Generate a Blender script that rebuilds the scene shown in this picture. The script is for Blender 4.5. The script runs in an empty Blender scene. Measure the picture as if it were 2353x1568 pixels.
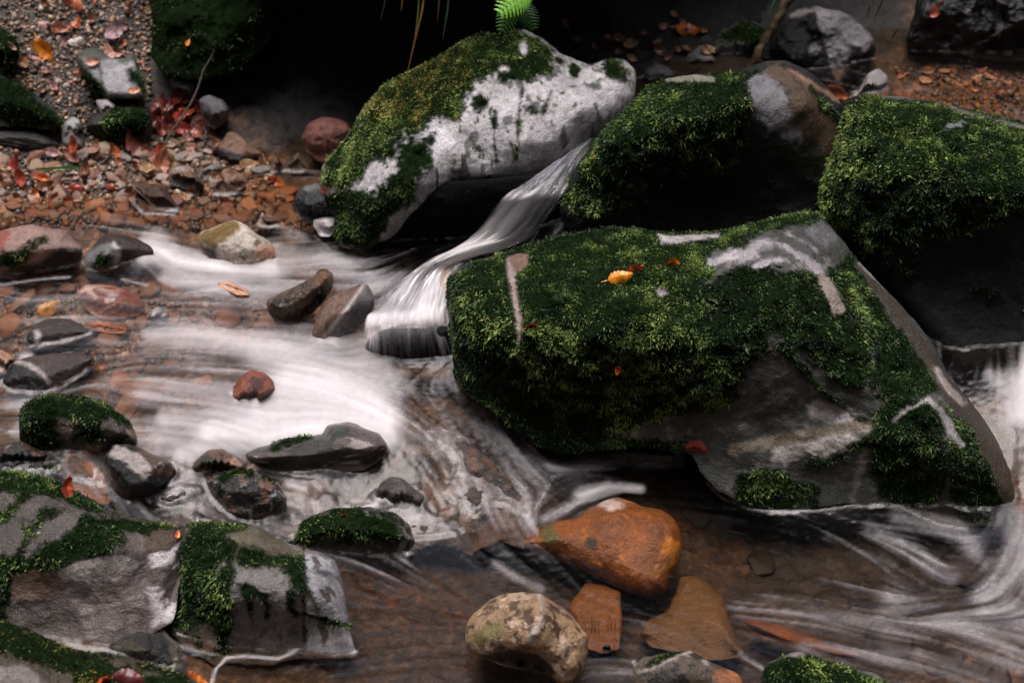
import bpy, math, random
import numpy as np
from mathutils import Vector
rng = np.random.default_rng(7)
random.seed(7)
scene = bpy.context.scene
R = math.radians

# ------------------------------------------------------------------ camera
PITCH = R(30.0)
CAM = np.array([0.0, -3.9, 2.25])
cam_d = bpy.data.cameras.new("camera")
cam = bpy.data.objects.new("camera", cam_d)
scene.collection.objects.link(cam)
cam.location = CAM
cam.rotation_euler = (R(90) - PITCH, 0, 0)
cam_d.sensor_width = 36.0
cam_d.lens = 62.8
cam_d.clip_end = 200
cam_d.dof.use_dof = True
cam_d.dof.focus_distance = 3.75
cam_d.dof.aperture_fstop = 3.2
scene.camera = cam

# ------------------------------------------------------------------ light
w = bpy.data.worlds.new("World")
scene.world = w
w.use_nodes = True
nt = w.node_tree
nt.nodes.clear()
sky = nt.nodes.new("ShaderNodeTexSky")
sky.sky_type = 'NISHITA'
sky.sun_disc = False
SUN_EL, SUN_ROT = R(62), R(200)
sky.sun_elevation = SUN_EL
sky.sun_rotation = SUN_ROT
sky.air_density = 1.0
sky.dust_density = 4.0
sky.ozone_density = 1.0
bw = nt.nodes.new("ShaderNodeHueSaturation")       # overcast: a mostly colourless sky
bw.inputs['Saturation'].default_value = 0.95
bg = nt.nodes.new("ShaderNodeBackground")
bg.inputs['Strength'].default_value = 0.10
wo = nt.nodes.new("ShaderNodeOutputWorld")
nt.links.new(sky.outputs[0], bw.inputs['Color'])
nt.links.new(bw.outputs[0], bg.inputs[0])
nt.links.new(bg.outputs[0], wo.inputs[0])
sun_d = bpy.data.lights.new("sun", 'SUN')
sun_d.energy = 1.5
sun_d.angle = R(35)
sun_d.color = (1.0, 0.95, 0.95)
sun = bpy.data.objects.new("sun", sun_d)
scene.collection.objects.link(sun)
SD = Vector((-0.08, -0.06, 1.0)).normalized()          # direction to the bright gap overhead
sun.rotation_euler = SD.to_track_quat('Z', 'Y').to_euler()
sky.sun_elevation = math.asin(SD.z)
sky.sun_rotation = math.atan2(SD.x, SD.y)
scene.view_settings.view_transform = 'Standard'
scene.view_settings.look = 'None'
scene.view_settings.gamma = 1.0
scene.view_settings.exposure = 1.15
scene.cycles.max_bounces = 8
scene.cycles.transparent_max_bounces = 12
scene.cycles.diffuse_bounces = 2
scene.cycles.glossy_bounces = 2
scene.cycles.use_denoising = True

# ------------------------------------------------------------------ maths
FV = 62.8 / 36.0 * 2352.0
CP, SP = math.cos(PITCH), math.sin(PITCH)

def dirs(xy):
    xy = np.asarray(xy, float).reshape(-1, 2)
    a = (xy[:, 0] - 1176) / FV
    b = -(xy[:, 1] - 784) / FV
    d = np.stack([a, CP + b * SP, -SP + b * CP], 1)
    return d / np.linalg.norm(d, axis=1)[:, None]

def at(x, y, z):
    d = dirs([(x, y)])[0]
    return CAM + d * ((z - CAM[2]) / d[2])

def at_t(x, y, t):
    return CAM + dirs([(x, y)])[0] * t

def proj(P):
    q = P - CAM
    f = q[:, 1] * CP - q[:, 2] * SP
    u = q[:, 1] * SP + q[:, 2] * CP
    return np.stack([1176 + FV * q[:, 0] / f, 784 - FV * u / f], 1)

def _h(ix, iy, iz, s):
    h = (ix * 374761393 + iy * 668265263 + iz * 2147483647 + s * 974711) & 0xFFFFFFFF
    h = ((h ^ (h >> 13)) * 1274126177) & 0xFFFFFFFF
    h = ((h ^ (h >> 16)) * 2246822519) & 0xFFFFFFFF
    return (h ^ (h >> 15)) & 0xFFFF

_g = np.random.default_rng(1).normal(size=(4096, 3))
_g /= np.linalg.norm(_g, axis=1)[:, None]

def pn(p, s=0):
    p = np.asarray(p, float)
    i = np.floor(p).astype(np.int64)
    f = p - i
    u = f * f * f * (f * (f * 6 - 15) + 10)
    out = 0
    for dx in (0, 1):
        wx = u[:, 0] if dx else 1 - u[:, 0]
        for dy in (0, 1):
            wy = u[:, 1] if dy else 1 - u[:, 1]
            for dz in (0, 1):
                wz = u[:, 2] if dz else 1 - u[:, 2]
                g = _g[_h(i[:, 0] + dx, i[:, 1] + dy, i[:, 2] + dz, s) & 4095]
                out = out + wx * wy * wz * (g[:, 0] * (f[:, 0] - dx) + g[:, 1] * (f[:, 1] - dy) + g[:, 2] * (f[:, 2] - dz))
    return out * 1.6

def fbm(p, o=4, s=0, gain=0.5):
    p = np.asarray(p, float)
    a, t, k = 1.0, 0, 0
    for q in range(o):
        t = t + a * pn(p * (2.03 ** q), s + q * 17)
        k += a
        a *= gain
    return t / k * 1.5

def sst(a, b, x):
    t = np.clip((x - a) / (b - a), 0, 1)
    return t * t * (3 - 2 * t)

def rbf(xy, v, q, eps=0.0):
    xy = np.asarray(xy, float); v = np.asarray(v, float)
    n = len(xy)
    D = np.linalg.norm(xy[:, None] - xy[None], axis=2) + eps * np.eye(n)
    A = np.zeros((n + 1, n + 1)); A[:n, :n] = -D; A[:n, n] = 1; A[n, :n] = 1
    c = np.linalg.lstsq(A, np.append(v, 0), rcond=None)[0]
    out = np.empty(len(q))
    for k in range(0, len(q), 20000):
        qq = q[k:k + 20000]
        out[k:k + 20000] = -np.linalg.norm(qq[:, None] - xy[None], axis=2) @ c[:n] + c[n]
    return out

def shep(xy, v, q, p=3.5, r0=0.0):
    xy = np.asarray(xy, float); v = np.asarray(v, float)
    out = np.empty((len(q),) + v.shape[1:])
    for k in range(0, len(q), 20000):
        d = np.sqrt(((q[k:k + 20000][:, None] - xy[None]) ** 2).sum(2) + r0 * r0) + 1e-9
        ww = d ** -p
        ww /= ww.sum(1)[:, None]
        out[k:k + 20000] = ww @ v
    return out

def seg_dist(pts, q, closed=True):
    pts = np.asarray(pts, float)
    a = pts if closed else pts[:-1]
    b = np.roll(pts, -1, 0) if closed else pts[1:]
    ab = b - a
    l2 = (ab ** 2).sum(1) + 1e-12
    out = np.empty(len(q))
    for k in range(0, len(q), 12000):
        qq = q[k:k + 12000]
        t = np.clip(((qq[:, None] - a[None]) * ab[None]).sum(2) / l2, 0, 1)
        d = qq[:, None] - (a[None] + t[..., None] * ab[None])
        out[k:k + 12000] = np.sqrt((d ** 2).sum(2).min(1))
    return out

def inside(pts, q):
    pts = np.asarray(pts, float)
    x, y = q[:, 0], q[:, 1]
    r = np.zeros(len(q), bool)
    j = len(pts) - 1
    for i in range(len(pts)):
        xi, yi = pts[i]; xj, yj = pts[j]
        c = ((yi > y) != (yj > y))
        with np.errstate(divide='ignore', invalid='ignore'):
            r ^= c & (x < (xj - xi) * (y - yi) / (yj - yi + 1e-30) + xi)
        j = i
    return r

def sdist(shape, q):
    """signed distance (positive inside) of points q to a polygon, ellipse or stroke"""
    if isinstance(shape, tuple) and shape[0] == 'l':
        return shape[2] - seg_dist(shape[1], q, False)
    if isinstance(shape, tuple):
        cx, cy, rx, ry = shape[:4]
        a = R(shape[4]) if len(shape) > 4 else 0
        dx, dy = q[:, 0] - cx, q[:, 1] - cy
        u = (dx * math.cos(a) + dy * math.sin(a)) / rx
        v = (-dx * math.sin(a) + dy * math.cos(a)) / ry
        return (1 - np.sqrt(u * u + v * v)) * min(rx, ry)
    d = seg_dist(shape, q)
    return np.where(inside(shape, q), d, -d)

# conversions of outlines read off enlarged views of the photograph
def K(ox, oy, s):
    return lambda *p: [(ox + x * s, oy + y * s) for x, y in p]
V = K(0, 0, 1.0)
c1 = K(0, 0, 1 / 3.003)
c2 = K(712.1, 0, .36335)
c3 = K(1497.4, 0, .36335)
c4 = K(0, 427.3, .36335)
c5 = K(664.7, 474.8, .36335)
c6 = K(1497.4, 474.8, .36335)
c7 = K(0, 854.6, .24223)
c8 = K(0, 1187.9, .24223)
c9 = K(474.8, 949.5, .24223)
c10 = K(379.8, 1187.9, .24223)
c11 = K(949.5, 998, .36335)
c12 = K(1497.4, 998, .36335)
g1 = K(0, 0, 1 / 5.898)
g2 = K(284.9, 237.4, 1 / 4.425)
g3 = K(0, 237.4, 1 / 5.898)

# ------------------------------------------------------------------ mesh helpers
def mesh(name, verts, faces, mat, smooth=True, attrs=None, parent=None, origin=None):
    """faces: list of int arrays (n,3) or (n,4)"""
    verts = np.asarray(verts, float)
    if origin is not None:
        verts = verts - np.asarray(origin)
    me = bpy.data.meshes.new(name)
    faces = [np.asarray(f, np.int32) for f in faces if len(f)]
    nf = sum(len(f) for f in faces)
    nl = sum(f.size for f in faces)
    me.vertices.add(len(verts)); me.loops.add(nl); me.polygons.add(nf)
    me.vertices.foreach_set("co", verts.astype(np.float32).ravel())
    me.loops.foreach_set("vertex_index", np.concatenate([f.ravel() for f in faces]))
    tot = np.concatenate([np.full(len(f), f.shape[1], np.int32) for f in faces])
    st = np.concatenate([[0], np.cumsum(tot)[:-1]]).astype(np.int32)
    me.polygons.foreach_set("loop_start", st)
    me.polygons.foreach_set("use_smooth", np.full(nf, smooth, bool))
    me.update(calc_edges=True)
    for k, a in (attrs or {}).items():
        a = np.asarray(a, np.float32)
        if a.ndim == 1:
            me.attributes.new(k, 'FLOAT', 'POINT').data.foreach_set("value", a)
        else:
            if a.shape[1] == 3:
                a = np.concatenate([a, np.ones((len(a), 1), np.float32)], 1)
            me.attributes.new(k, 'FLOAT_COLOR', 'POINT').data.foreach_set("color", a.ravel())
    me.materials.append(mat)
    o = bpy.data.objects.new(name, me)
    scene.collection.objects.link(o)
    if origin is not None and parent is None:
        o.location = origin
    if parent is not None:
        o.parent = parent
    return o

def tag(o, label, cat, group=None):
    o['label'] = label; o['category'] = cat
    if group: o['group'] = group
    return o

def grid_faces(nu, nv, wrap=False):
    i = np.arange(nu * nv).reshape(nu, nv)
    j = np.roll(i, -1, 1) if wrap else None
    if wrap:
        return np.stack([i[:-1], j[:-1], j[1:], i[1:]], -1).reshape(-1, 4)
    return np.stack([i[:-1, :-1], i[:-1, 1:], i[1:, 1:], i[1:, :-1]], -1).reshape(-1, 4)

# ------------------------------------------------------------------ materials
class NT:
    def __init__(s, name):
        s.m = bpy.data.materials.new(name); s.m.use_nodes = True
        s.t = s.m.node_tree; s.t.nodes.clear()
        s.out = s.n("OutputMaterial")
    def n(s, kind, **kw):
        nd = s.t.nodes.new("ShaderNode" + kind)
        for k, v in kw.items():
            if hasattr(nd, k): setattr(nd, k, v)
            else: nd.inputs[k.replace('_', ' ')].default_value = v
        return nd
    def l(s, a, b): s.t.links.new(a, b)
    def attr(s, name): return s.n("Attribute", attribute_name=name)
    def math(s, op, a, b):
        nd = s.n("Math", operation=op)
        for i, x in enumerate((a, b)):
            if isinstance(x, (int, float)): nd.inputs[i].default_value = x
            else: s.l(x, nd.inputs[i])
        return nd.outputs[0]
    def mix(s, f, a, b, kind='MIX'):
        nd = s.n("MixRGB", blend_type=kind)
        for i, x in enumerate((f, a, b)):
            if isinstance(x, (int, float)): nd.inputs[i].default_value = x
            elif isinstance(x, tuple): nd.inputs[i].default_value = (*x, 1)
            else: s.l(x, nd.inputs[i])
        return nd.outputs[0]
    def noise(s, scale, detail=5, rough=.6, vec=None):
        nd = s.n("TexNoise", Scale=scale, Detail=detail, Roughness=rough)
        if vec is not None: s.l(vec, nd.inputs['Vector'])
        return nd
    def ramp(s, x, *st):
        nd = s.n("ValToRGB")
        e = nd.color_ramp.elements
        while len(e) < len(st): e.new(.5)
        for k, (p, c) in enumerate(st):
            e[k].position = p
            e[k].color = (*c, 1) if isinstance(c, tuple) else (c, c, c, 1)
        s.l(x, nd.inputs[0])
        return nd.outputs[0]

def mat_rock():
    s = NT("wet_rock")
    tc = s.n("TexCoord").outputs['Object']
    col = s.attr("Col").outputs['Color']
    moss = s.attr("moss").outputs['Fac']
    rg = s.attr("rough").outputs['Fac']
    n1 = s.noise(9, 6, .65, tc); n2 = s.noise(60, 6, .7, tc); n3 = s.noise(240, 3, .6, tc)
    m1 = s.ramp(n1.outputs['Fac'], (.3, .55), (.7, 1.3))
    m2 = s.ramp(n2.outputs['Fac'], (.3, .6), (.72, 1.28))
    m3 = s.ramp(n3.outputs['Fac'], (.3, .8), (.7, 1.15))
    c = s.mix(1.0, col, m1, 'MULTIPLY'); c = s.mix(1.0, c, m2, 'MULTIPLY'); c = s.mix(1.0, c, m3, 'MULTIPLY')
    c = s.mix(moss, c, s.ramp(n2.outputs['Fac'], (.35, (.003, .007, .003)), (.7, (.012, .022, .007))))
    b = s.n("BsdfPrincipled")
    s.l(c, b.inputs['Base Color'])
    r = s.math('ADD', rg, s.math('MULTIPLY', s.math('SUBTRACT', n2.outputs['Fac'], .5), .35))
    r = s.math('ADD', r, s.math('MULTIPLY', moss, .4))
    cl = s.n("Clamp"); s.l(r, cl.inputs[0]); cl.inputs[1].default_value = .08; cl.inputs[2].default_value = .95
    s.l(cl.outputs[0], b.inputs['Roughness'])
    s.l(s.math('MULTIPLY', s.math('SUBTRACT', 1.0, moss), s.attr('spec').outputs['Fac']), b.inputs['Specular IOR Level'])
    bp = s.n("Bump", Strength=.8, Distance=.007); s.l(n2.outputs['Fac'], bp.inputs['Height'])
    bp2 = s.n("Bump", Strength=.5, Distance=.0025); s.l(n3.outputs['Fac'], bp2.inputs['Height']); s.l(bp.outputs[0], bp2.inputs['Normal'])
    s.l(bp2.outputs[0], b.inputs['Normal'])
    s.l(b.outputs[0], s.out.inputs[0])
    return s.m

def mat_blade():
    s = NT("moss_fronds")
    col = s.attr("Col").outputs['Color']
    b = s.n("BsdfPrincipled", Roughness=.5)
    b.inputs['Specular IOR Level'].default_value = .3
    s.l(col, b.inputs['Base Color'])
    t = s.n("BsdfTranslucent"); s.l(col, t.inputs[0])
    mx = s.n("MixShader"); mx.inputs[0].default_value = .25
    s.l(b.outputs[0], mx.inputs[1]); s.l(t.outputs[0], mx.inputs[2])
    s.l(mx.outputs[0], s.out.inputs[0])
    return s.m

def mat_ground():
    s = NT("stream_bed")
    tc = s.n("TexCoord").outputs['Object']
    col = s.attr("Col").outputs['Color']
    n1 = s.noise(14, 6, .7, tc); n2 = s.noise(90, 5, .7, tc)
    v = s.n("TexVoronoi", Scale=55.0, Randomness=1.0); s.l(tc, v.inputs['Vector'])
    m = s.ramp(n1.outputs['Fac'], (.32, .25), (.68, 1.7))
    n4 = s.noise(34, 6, .75, tc)
    m2 = s.ramp(n2.outputs['Fac'], (.3, .35), (.72, 1.7))
    col = s.mix(1.0, col, s.ramp(n4.outputs['Fac'], (.36, .30), (.5, .9), (.66, 1.9)), 'MULTIPLY')
    c = s.mix(1.0, col, m, 'MULTIPLY'); c = s.mix(1.0, c, m2, 'MULTIPLY')
    vb = s.n("RGBToBW"); s.l(v.outputs['Color'], vb.inputs[0])
    c = s.mix(.6, c, s.mix(1.0, c, s.ramp(vb.outputs[0], (.2, .35), (.8, 1.9)), 'MULTIPLY'))
    b = s.n("BsdfPrincipled", Roughness=.55)
    s.l(c, b.inputs['Base Color'])
    bp = s.n("Bump", Strength=.7, Distance=.008); s.l(n2.outputs['Fac'], bp.inputs['Height'])
    s.l(bp.outputs[0], b.inputs['Normal'])
    s.l(b.outputs[0], s.out.inputs[0])
    return s.m

def mat_earth():
    s = NT("dark_earth")
    tc = s.n("TexCoord").outputs['Object']
    n1 = s.noise(5, 6, .7, tc); n2 = s.noise(45, 5, .7, tc)
    c = s.ramp(n1.outputs['Fac'], (.35, (.003, .003, .0035)), (.55, (.006, .005, .004)), (.72, (.005, .009, .004)))
    c = s.mix(1.0, c, s.ramp(n2.outputs['Fac'], (.3, .3), (.72, 1.6)), 'MULTIPLY')
    b = s.n("BsdfPrincipled", Roughness=.85)
    s.l(c, b.inputs['Base Color'])
    bp = s.n("Bump", Strength=.8, Distance=.01); s.l(n2.outputs['Fac'], bp.inputs['Height'])
    s.l(bp.outputs[0], b.inputs['Normal'])
    s.l(b.outputs[0], s.out.inputs[0])
    return s.m

def mat_stone(name, cols, rough=.38):
    s = NT(name)
    tc = s.n("TexCoord").outputs['Object']
    oi = s.n("ObjectInfo").outputs['Random']
    n = len(cols)
    c = s.ramp(oi, *[((k + .5) / n, q) for k, q in enumerate(cols)])
    n1 = s.noise(70, 6, .7, tc); n2 = s.noise(260, 4, .6, tc)
    c = s.mix(1.0, c, s.ramp(n1.outputs['Fac'], (.3, .5), (.72, 1.45)), 'MULTIPLY')
    c = s.mix(1.0, c, s.ramp(n2.outputs['Fac'], (.3, .75), (.72, 1.25)), 'MULTIPLY')
    b = s.n("BsdfPrincipled", Roughness=rough)
    s.l(c, b.inputs['Base Color'])
    bp = s.n("Bump", Strength=.5, Distance=.003); s.l(n1.outputs['Fac'], bp.inputs['Height'])
    s.l(bp.outputs[0], b.inputs['Normal'])
    s.l(b.outputs[0], s.out.inputs[0])
    return s.m

def mat_attr(name, rough=.4, trans=0.0, nscale=80, con=.5):
    s = NT(name)
    tc = s.n("TexCoord").outputs['Object']
    col = s.attr("Col").outputs['Color']
    n1 = s.noise(nscale, 5, .65, tc)
    c = s.mix(1.0, col, s.ramp(n1.outputs['Fac'], (.3, 1 - con), (.72, 1 + con)), 'MULTIPLY')
    b = s.n("BsdfPrincipled", Roughness=rough)
    s.l(c, b.inputs['Base Color'])
    bp = s.n("Bump", Strength=.35, Distance=.002); s.l(n1.outputs['Fac'], bp.inputs['Height'])
    s.l(bp.outputs[0], b.inputs['Normal'])
    sh = b.outputs[0]
    if trans:
        t = s.n("BsdfTranslucent"); s.l(c, t.inputs[0])
        mx = s.n("MixShader"); mx.inputs[0].default_value = trans
        s.l(sh, mx.inputs[1]); s.l(t.outputs[0], mx.inputs[2]); sh = mx.outputs[0]
    s.l(sh, s.out.inputs[0])
    return s.m

def mat_water(name, tint):
    s = NT(name)
    foam = s.attr("foam").outputs['Fac']
    tc = s.n("TexCoord").outputs['Object']
    tr = s.n("BsdfTransparent", Color=(*tint, 1))
    gl = s.n("BsdfGlossy", Roughness=.22, Color=(1, 1, 1, 1))
    fr = s.n("Fresnel", IOR=1.33)
    n = s.noise(28, 3, .5, tc)
    bp = s.n("Bump", Strength=.12, Distance=.01); s.l(n.outputs['Fac'], bp.inputs['Height'])
    s.l(bp.outputs[0], gl.inputs['Normal']); s.l(bp.outputs[0], fr.inputs['Normal'])
    m1 = s.n("MixShader"); s.l(s.math('MULTIPLY', fr.outputs[0], s.attr('film').outputs['Fac']), m1.inputs[0]); s.l(tr.outputs[0], m1.inputs[1]); s.l(gl.outputs[0], m1.inputs[2])
    df = s.n("BsdfDiffuse", Color=(.81, .77, .785, 1)); tl = s.n("BsdfTranslucent", Color=(.81, .77, .785, 1))
    m2 = s.n("MixShader"); m2.inputs[0].default_value = .25; s.l(df.outputs[0], m2.inputs[1]); s.l(tl.outputs[0], m2.inputs[2])
    m3 = s.n("MixShader"); s.l(foam, m3.inputs[0]); s.l(m1.outputs[0], m3.inputs[1]); s.l(m2.outputs[0], m3.inputs[2])
    s.l(m3.outputs[0], s.out.inputs[0])
    return s.m

ROCK = mat_rock(); BLADE = mat_blade(); GROUND = mat_ground(); EARTH = mat_earth(); WATER = mat_water('stream_water', (.88, .77, .66)); THIN = mat_water('falling_water', (1, 1, 1))
LEAF = mat_attr("leaf_skin", .32, .2, 120, .35)
WOOD = mat_attr("wet_wood", .45, 0, 60, .6)
GRAVEL = mat_attr("gravel_stone", .4, 0, 200, .35)
GREEN = mat_attr("green_leaf", .4, .3, 100, .3)

# ------------------------------------------------------------------ colours (linear)
GREY = (.20, .19, .20); PALE = (.44, .42, .43); DARK = (.022, .021, .022); BLACK = (.010, .010, .011)
BROWN = (.13, .068, .040); RED = (.17, .052, .032); ORANGE = (.40, .13, .020); TAN = (.36, .22, .12)
PINK = (.30, .19, .16); OLIVE = (.10, .075, .028); FILM = (.15, .12, .115); RUST = (.24, .085, .03)

# ------------------------------------------------------------------ stream levels: water z and ground z at photograph positions
WZ = [(1300,1560,0),(2352,1560,0),(1800,1400,0),(2300,1300,.0),(1000,1500,0),(700,1600,0),(1900,1200,.0),(1650,1150,.01),(1250,1225,.045),(1215,1262,.03),(1000,1290,.02),
 (1300,1050,.06),(1550,1050,.05),(1100,1000,.12),(950,1110,.09),(860,1170,.055),(1150,1120,.065),(1050,1190,.045),(1400,1125,.035),(1340,1100,.045),
 (900,960,.165),(700,1000,.17),(500,1000,.17),(400,1050,.165),(800,900,.18),(600,850,.19),(400,850,.19),(200,900,.185),(880,1000,.155),
 (100,750,.2),(300,720,.22),(500,700,.23),(650,620,.255),(400,600,.26),(700,560,.27),(850,640,.27),(500,520,.28),(300,500,.29),(100,480,.295),(700,480,.29),(0,650,.24),
 (0,850,.18),(30,1000,.15),(60,1060,.14),(60,918,.148),(120,905,.15),(30,905,.15),(220,1100,.12),(300,1130,.11),(430,1110,.125),(-200,700,.22),(-200,1000,.15),(380,650,.25),(330,600,.265),
 (950,590,.30),(1020,640,.30),(900,860,.165),(940,840,.165),(1050,590,.33),(1000,880,.15),(860,690,.24),(780,760,.215),(830,830,.19),
 (1000,560,.30),(900,540,.295),(1100,540,.30),(1180,500,.29),(1000,500,.29),
 (350,1400,.05),(450,1100,.13),(600,1100,.105),(700,1140,.085),(560,1200,.07),(900,1170,.065),
 (2340,840,.20),(2340,1000,.12),(2340,1130,.04),(2340,1220,.01),(2600,900,.18),(2600,1200,.02),(2450,1600,0),(1200,1620,0),
 (700,1065,.102),(850,1060,.106),(780,1095,.094),(700,985,.165),(840,962,.165),(600,1060,.10),(500,1095,.115),(500,1060,.15),(860,1235,.02),(760,1250,.02),(950,1235,.025),(1400,375,.47),(1700,250,.5),(2100,180,.52),(2300,200,.52),(2352,150,.52),(2600,200,.52),(2200,260,.51),(2250,700,.2)]
GZ = [(1300,1560,-.10),(2352,1560,-.10),(1800,1400,-.11),(2300,1300,-.10),(1000,1450,-.06),(700,1620,-.05),(1900,1200,-.10),(1650,1150,-.09),(1250,1225,-.06),(1000,1290,-.05),
 (1300,1050,-.02),(1550,1050,-.02),(1100,1000,.04),(950,1110,.03),(850,1190,.0),(1150,1120,.0),
 (900,960,.10),(700,1000,.11),(500,1000,.11),(400,1050,.11),(800,900,.12),(600,850,.14),(400,850,.145),(200,900,.14),
 (100,750,.165),(300,720,.18),(500,700,.185),(650,620,.20),(400,600,.22),(700,560,.23),(830,640,.19),(500,520,.255),(300,500,.272),(100,490,.275),(680,480,.262),(0,650,.20),
 (0,850,.13),(30,1000,.10),(220,1100,.08),(-200,700,.19),(-200,1000,.1),(300,1250,0),(100,1400,0),(350,1450,0),(600,1400,-.02),
 (1000,600,.22),(950,740,.08),(1000,850,.03),(900,800,.06),(1000,520,.22),(1180,480,.26),(1400,400,.4),
 (2340,840,.10),(2340,1000,.03),(2340,1150,-.04),(2600,900,.1),(2600,1200,-.06),(2450,1600,-.1),(1800,700,.15),(1500,700,.12),(1900,500,.2),(2250,700,.1),
 (0,450,.305),(200,440,.308),(400,440,.305),(600,420,.298),(0,380,.35),(200,380,.35),(400,370,.34),(560,350,.325),(0,250,.45),(200,250,.44),(380,250,.41),(700,330,.33),
 (0,100,.57),(200,100,.56),(0,-100,.74),(300,-100,.72),(350,60,.58),(-300,0,.66),(-300,300,.42),(-300,480,.3),(600,300,.36),(800,330,.36),(900,400,.33),
 (2100,180,.47),(2300,200,.47),(2352,150,.475),(2600,200,.47),(2200,260,.465),(1700,150,.5),(1400,100,.52),(1800,250,.4),(1900,150,.5),(1100,200,.4),(1000,60,.5),(1500,60,.55)]

def world_pts(L):
    return np.array([at(*q) for q in L])
WP = world_pts(WZ); GP = world_pts(GZ)
def water_z(q): return rbf(WP[:, :2], WP[:, 2], q, eps=-.02)
def ground_z(q): return rbf(GP[:, :2], GP[:, 2], q, eps=-.02)

# ------------------------------------------------------------------ ground / stream bed
def ground():
    st = .010
    xs = np.arange(-2.3, 2.31, st); ys = np.arange(-2.2, 1.6, st)
    X, Y = np.meshgrid(xs, ys)
    q = np.stack([X.ravel(), Y.ravel()], 1)
    zc = ground_z(q[:, :])
    far = np.clip(q[:, 1] - .75, 0, 9)
    zc = zc + far * .4
    p3 = np.column_stack([q, np.zeros(len(q))])
    zc = zc + .014 * fbm(p3 * 7, 4, 3) + .010 * fbm(p3 * 28, 3, 9) + .006 * fbm(p3 * 70, 2, 11)
    Pw = np.column_stack([q, zc])
    uv = proj(Pw)
    n = fbm(p3 * 5, 4, 21)
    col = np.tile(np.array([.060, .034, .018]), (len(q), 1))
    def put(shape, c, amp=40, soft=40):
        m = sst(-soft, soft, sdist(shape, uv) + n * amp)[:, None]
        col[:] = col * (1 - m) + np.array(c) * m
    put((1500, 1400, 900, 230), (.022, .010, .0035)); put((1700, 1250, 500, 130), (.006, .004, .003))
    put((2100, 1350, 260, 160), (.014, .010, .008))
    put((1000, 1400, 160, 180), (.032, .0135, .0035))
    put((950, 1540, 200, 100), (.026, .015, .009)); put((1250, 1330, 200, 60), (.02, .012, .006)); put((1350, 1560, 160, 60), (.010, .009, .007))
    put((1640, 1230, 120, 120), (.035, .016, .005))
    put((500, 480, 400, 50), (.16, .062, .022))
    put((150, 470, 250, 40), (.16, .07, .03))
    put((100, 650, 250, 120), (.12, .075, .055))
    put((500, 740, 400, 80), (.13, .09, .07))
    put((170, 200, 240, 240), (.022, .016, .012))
    put(V((360, -300), (352, 100), (400, 190), (530, 250), (560, 290), (700, 360), (860, 420), (1000, 560), (1250, 560), (2000, 560), (2010, 140), (2095, 120), (2095, -300)), (.006, .005, .004), 40, 25)  # ground beneath the bank darkened, its shade put into the colour
    put((2280, 225, 260, 62), (.11, .048, .022), 14, 20)
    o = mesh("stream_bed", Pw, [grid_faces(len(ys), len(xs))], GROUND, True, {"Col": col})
    o['kind'] = 'structure'; o['label'] = 'brown gravelly bed and bank of the stream'
    return o
ground()

# ------------------------------------------------------------------ dark undercut bank behind, and unseen slopes added all round to block low light
def bank():
    prof = [(.66, .20), (.66, .40), (.78, .55), (.84, .72), (.76, .90), (.58, 1.02), (.36, 1.06), (.27, 1.10), (.30, 1.22), (.55, 1.42), (1.1, 1.8), (2.2, 2.6), (4.0, 4.2)]
    prof = np.array(prof)
    tt = np.linspace(0, len(prof) - 1, 90)
    pr = np.stack([np.interp(tt, np.arange(len(prof)), prof[:, k]) for k in (0, 1)], 1)
    xs = np.linspace(-1.02, 3.0, 270)
    S, Xg = np.meshgrid(np.arange(90), xs, indexing='ij')
    y = pr[S.ravel(), 0]; z = pr[S.ravel(), 1]; x = Xg.ravel()
    left = sst(-.48, -.92, x)
    y = y + left * .45; z = z - left * np.clip(z - .75, 0, .45) * .5 + .16 * np.sin(x * 2.3 + 1) * .5
    y = y + sst(.55, 1.0, x) * .20
    lipk = sst(.85, 1.05, z) * sst(1.5, 1.2, z)
    y = y + lipk * (sst(.30, .75, x) * 1.0); z = z + sst(.30, .75, x) * np.clip(z - .8, 0, 3) * .1
    p = np.column_stack([x, y, z])
    d = fbm(p * 4, 5, 5) * .07 + fbm(p * 16, 3, 6) * .025
    p[:, 1] += d; p[:, 2] += .3 * d
    o = mesh("earth_bank", p, [grid_faces(90, 270)], EARTH)
    o['kind'] = 'structure'; o['label'] = 'dark undercut earth bank overhanging the back of the stream'
bank()

def blocker_slopes():
    na, nr = 160, 40
    a = np.linspace(0, 2 * np.pi, na, endpoint=False)
    r = np.linspace(2.6, 12, nr)
    Rr, A = np.meshgrid(r, a, indexing='ij')
    z = -.25 + np.clip(Rr - 4.0, 0, 99) * (1.35 + 1.5 * sst(.3, -.3, np.sin(A)))
    p = np.column_stack([(Rr * np.cos(A)).ravel(), (-1.4 + Rr * np.sin(A)).ravel(), z.ravel()])
    p[:, 2] += fbm(p * .7, 4, 8) * .7 * np.clip((Rr.ravel() - 3) / 2, 0, 1) 
    back = sst(-.4, .6, np.sin(A).ravel())
    p[:, 2] -= back * sst(5, 3, Rr.ravel()) * .2
    o = mesh("blocker_slopes", p, [grid_faces(nr, na, True)], EARTH)
    o['kind'] = 'structure'; o['label'] = 'unseen dark slopes added all round to block low sky light'
blocker_slopes()

# ------------------------------------------------------------------ rocks
ROCKS = {}
def tone_cols(t, dry, n):
    st = np.array([0, .3, .55, .78, 1.0])
    pal = np.array([[.004, .010, .006], [.016, .033, .014], [.056, .098, .030], [.130, .205, .052], [.27, .36, .10]])
    c = np.stack([np.interp(t, st, pal[:, k]) for k in range(3)], 1)
    d = (rng.random(n) < dry)[:, None]
    return np.where(d, c * np.array([1.6, .85, .8]) + np.array([.02, .008, 0]), c)

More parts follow.
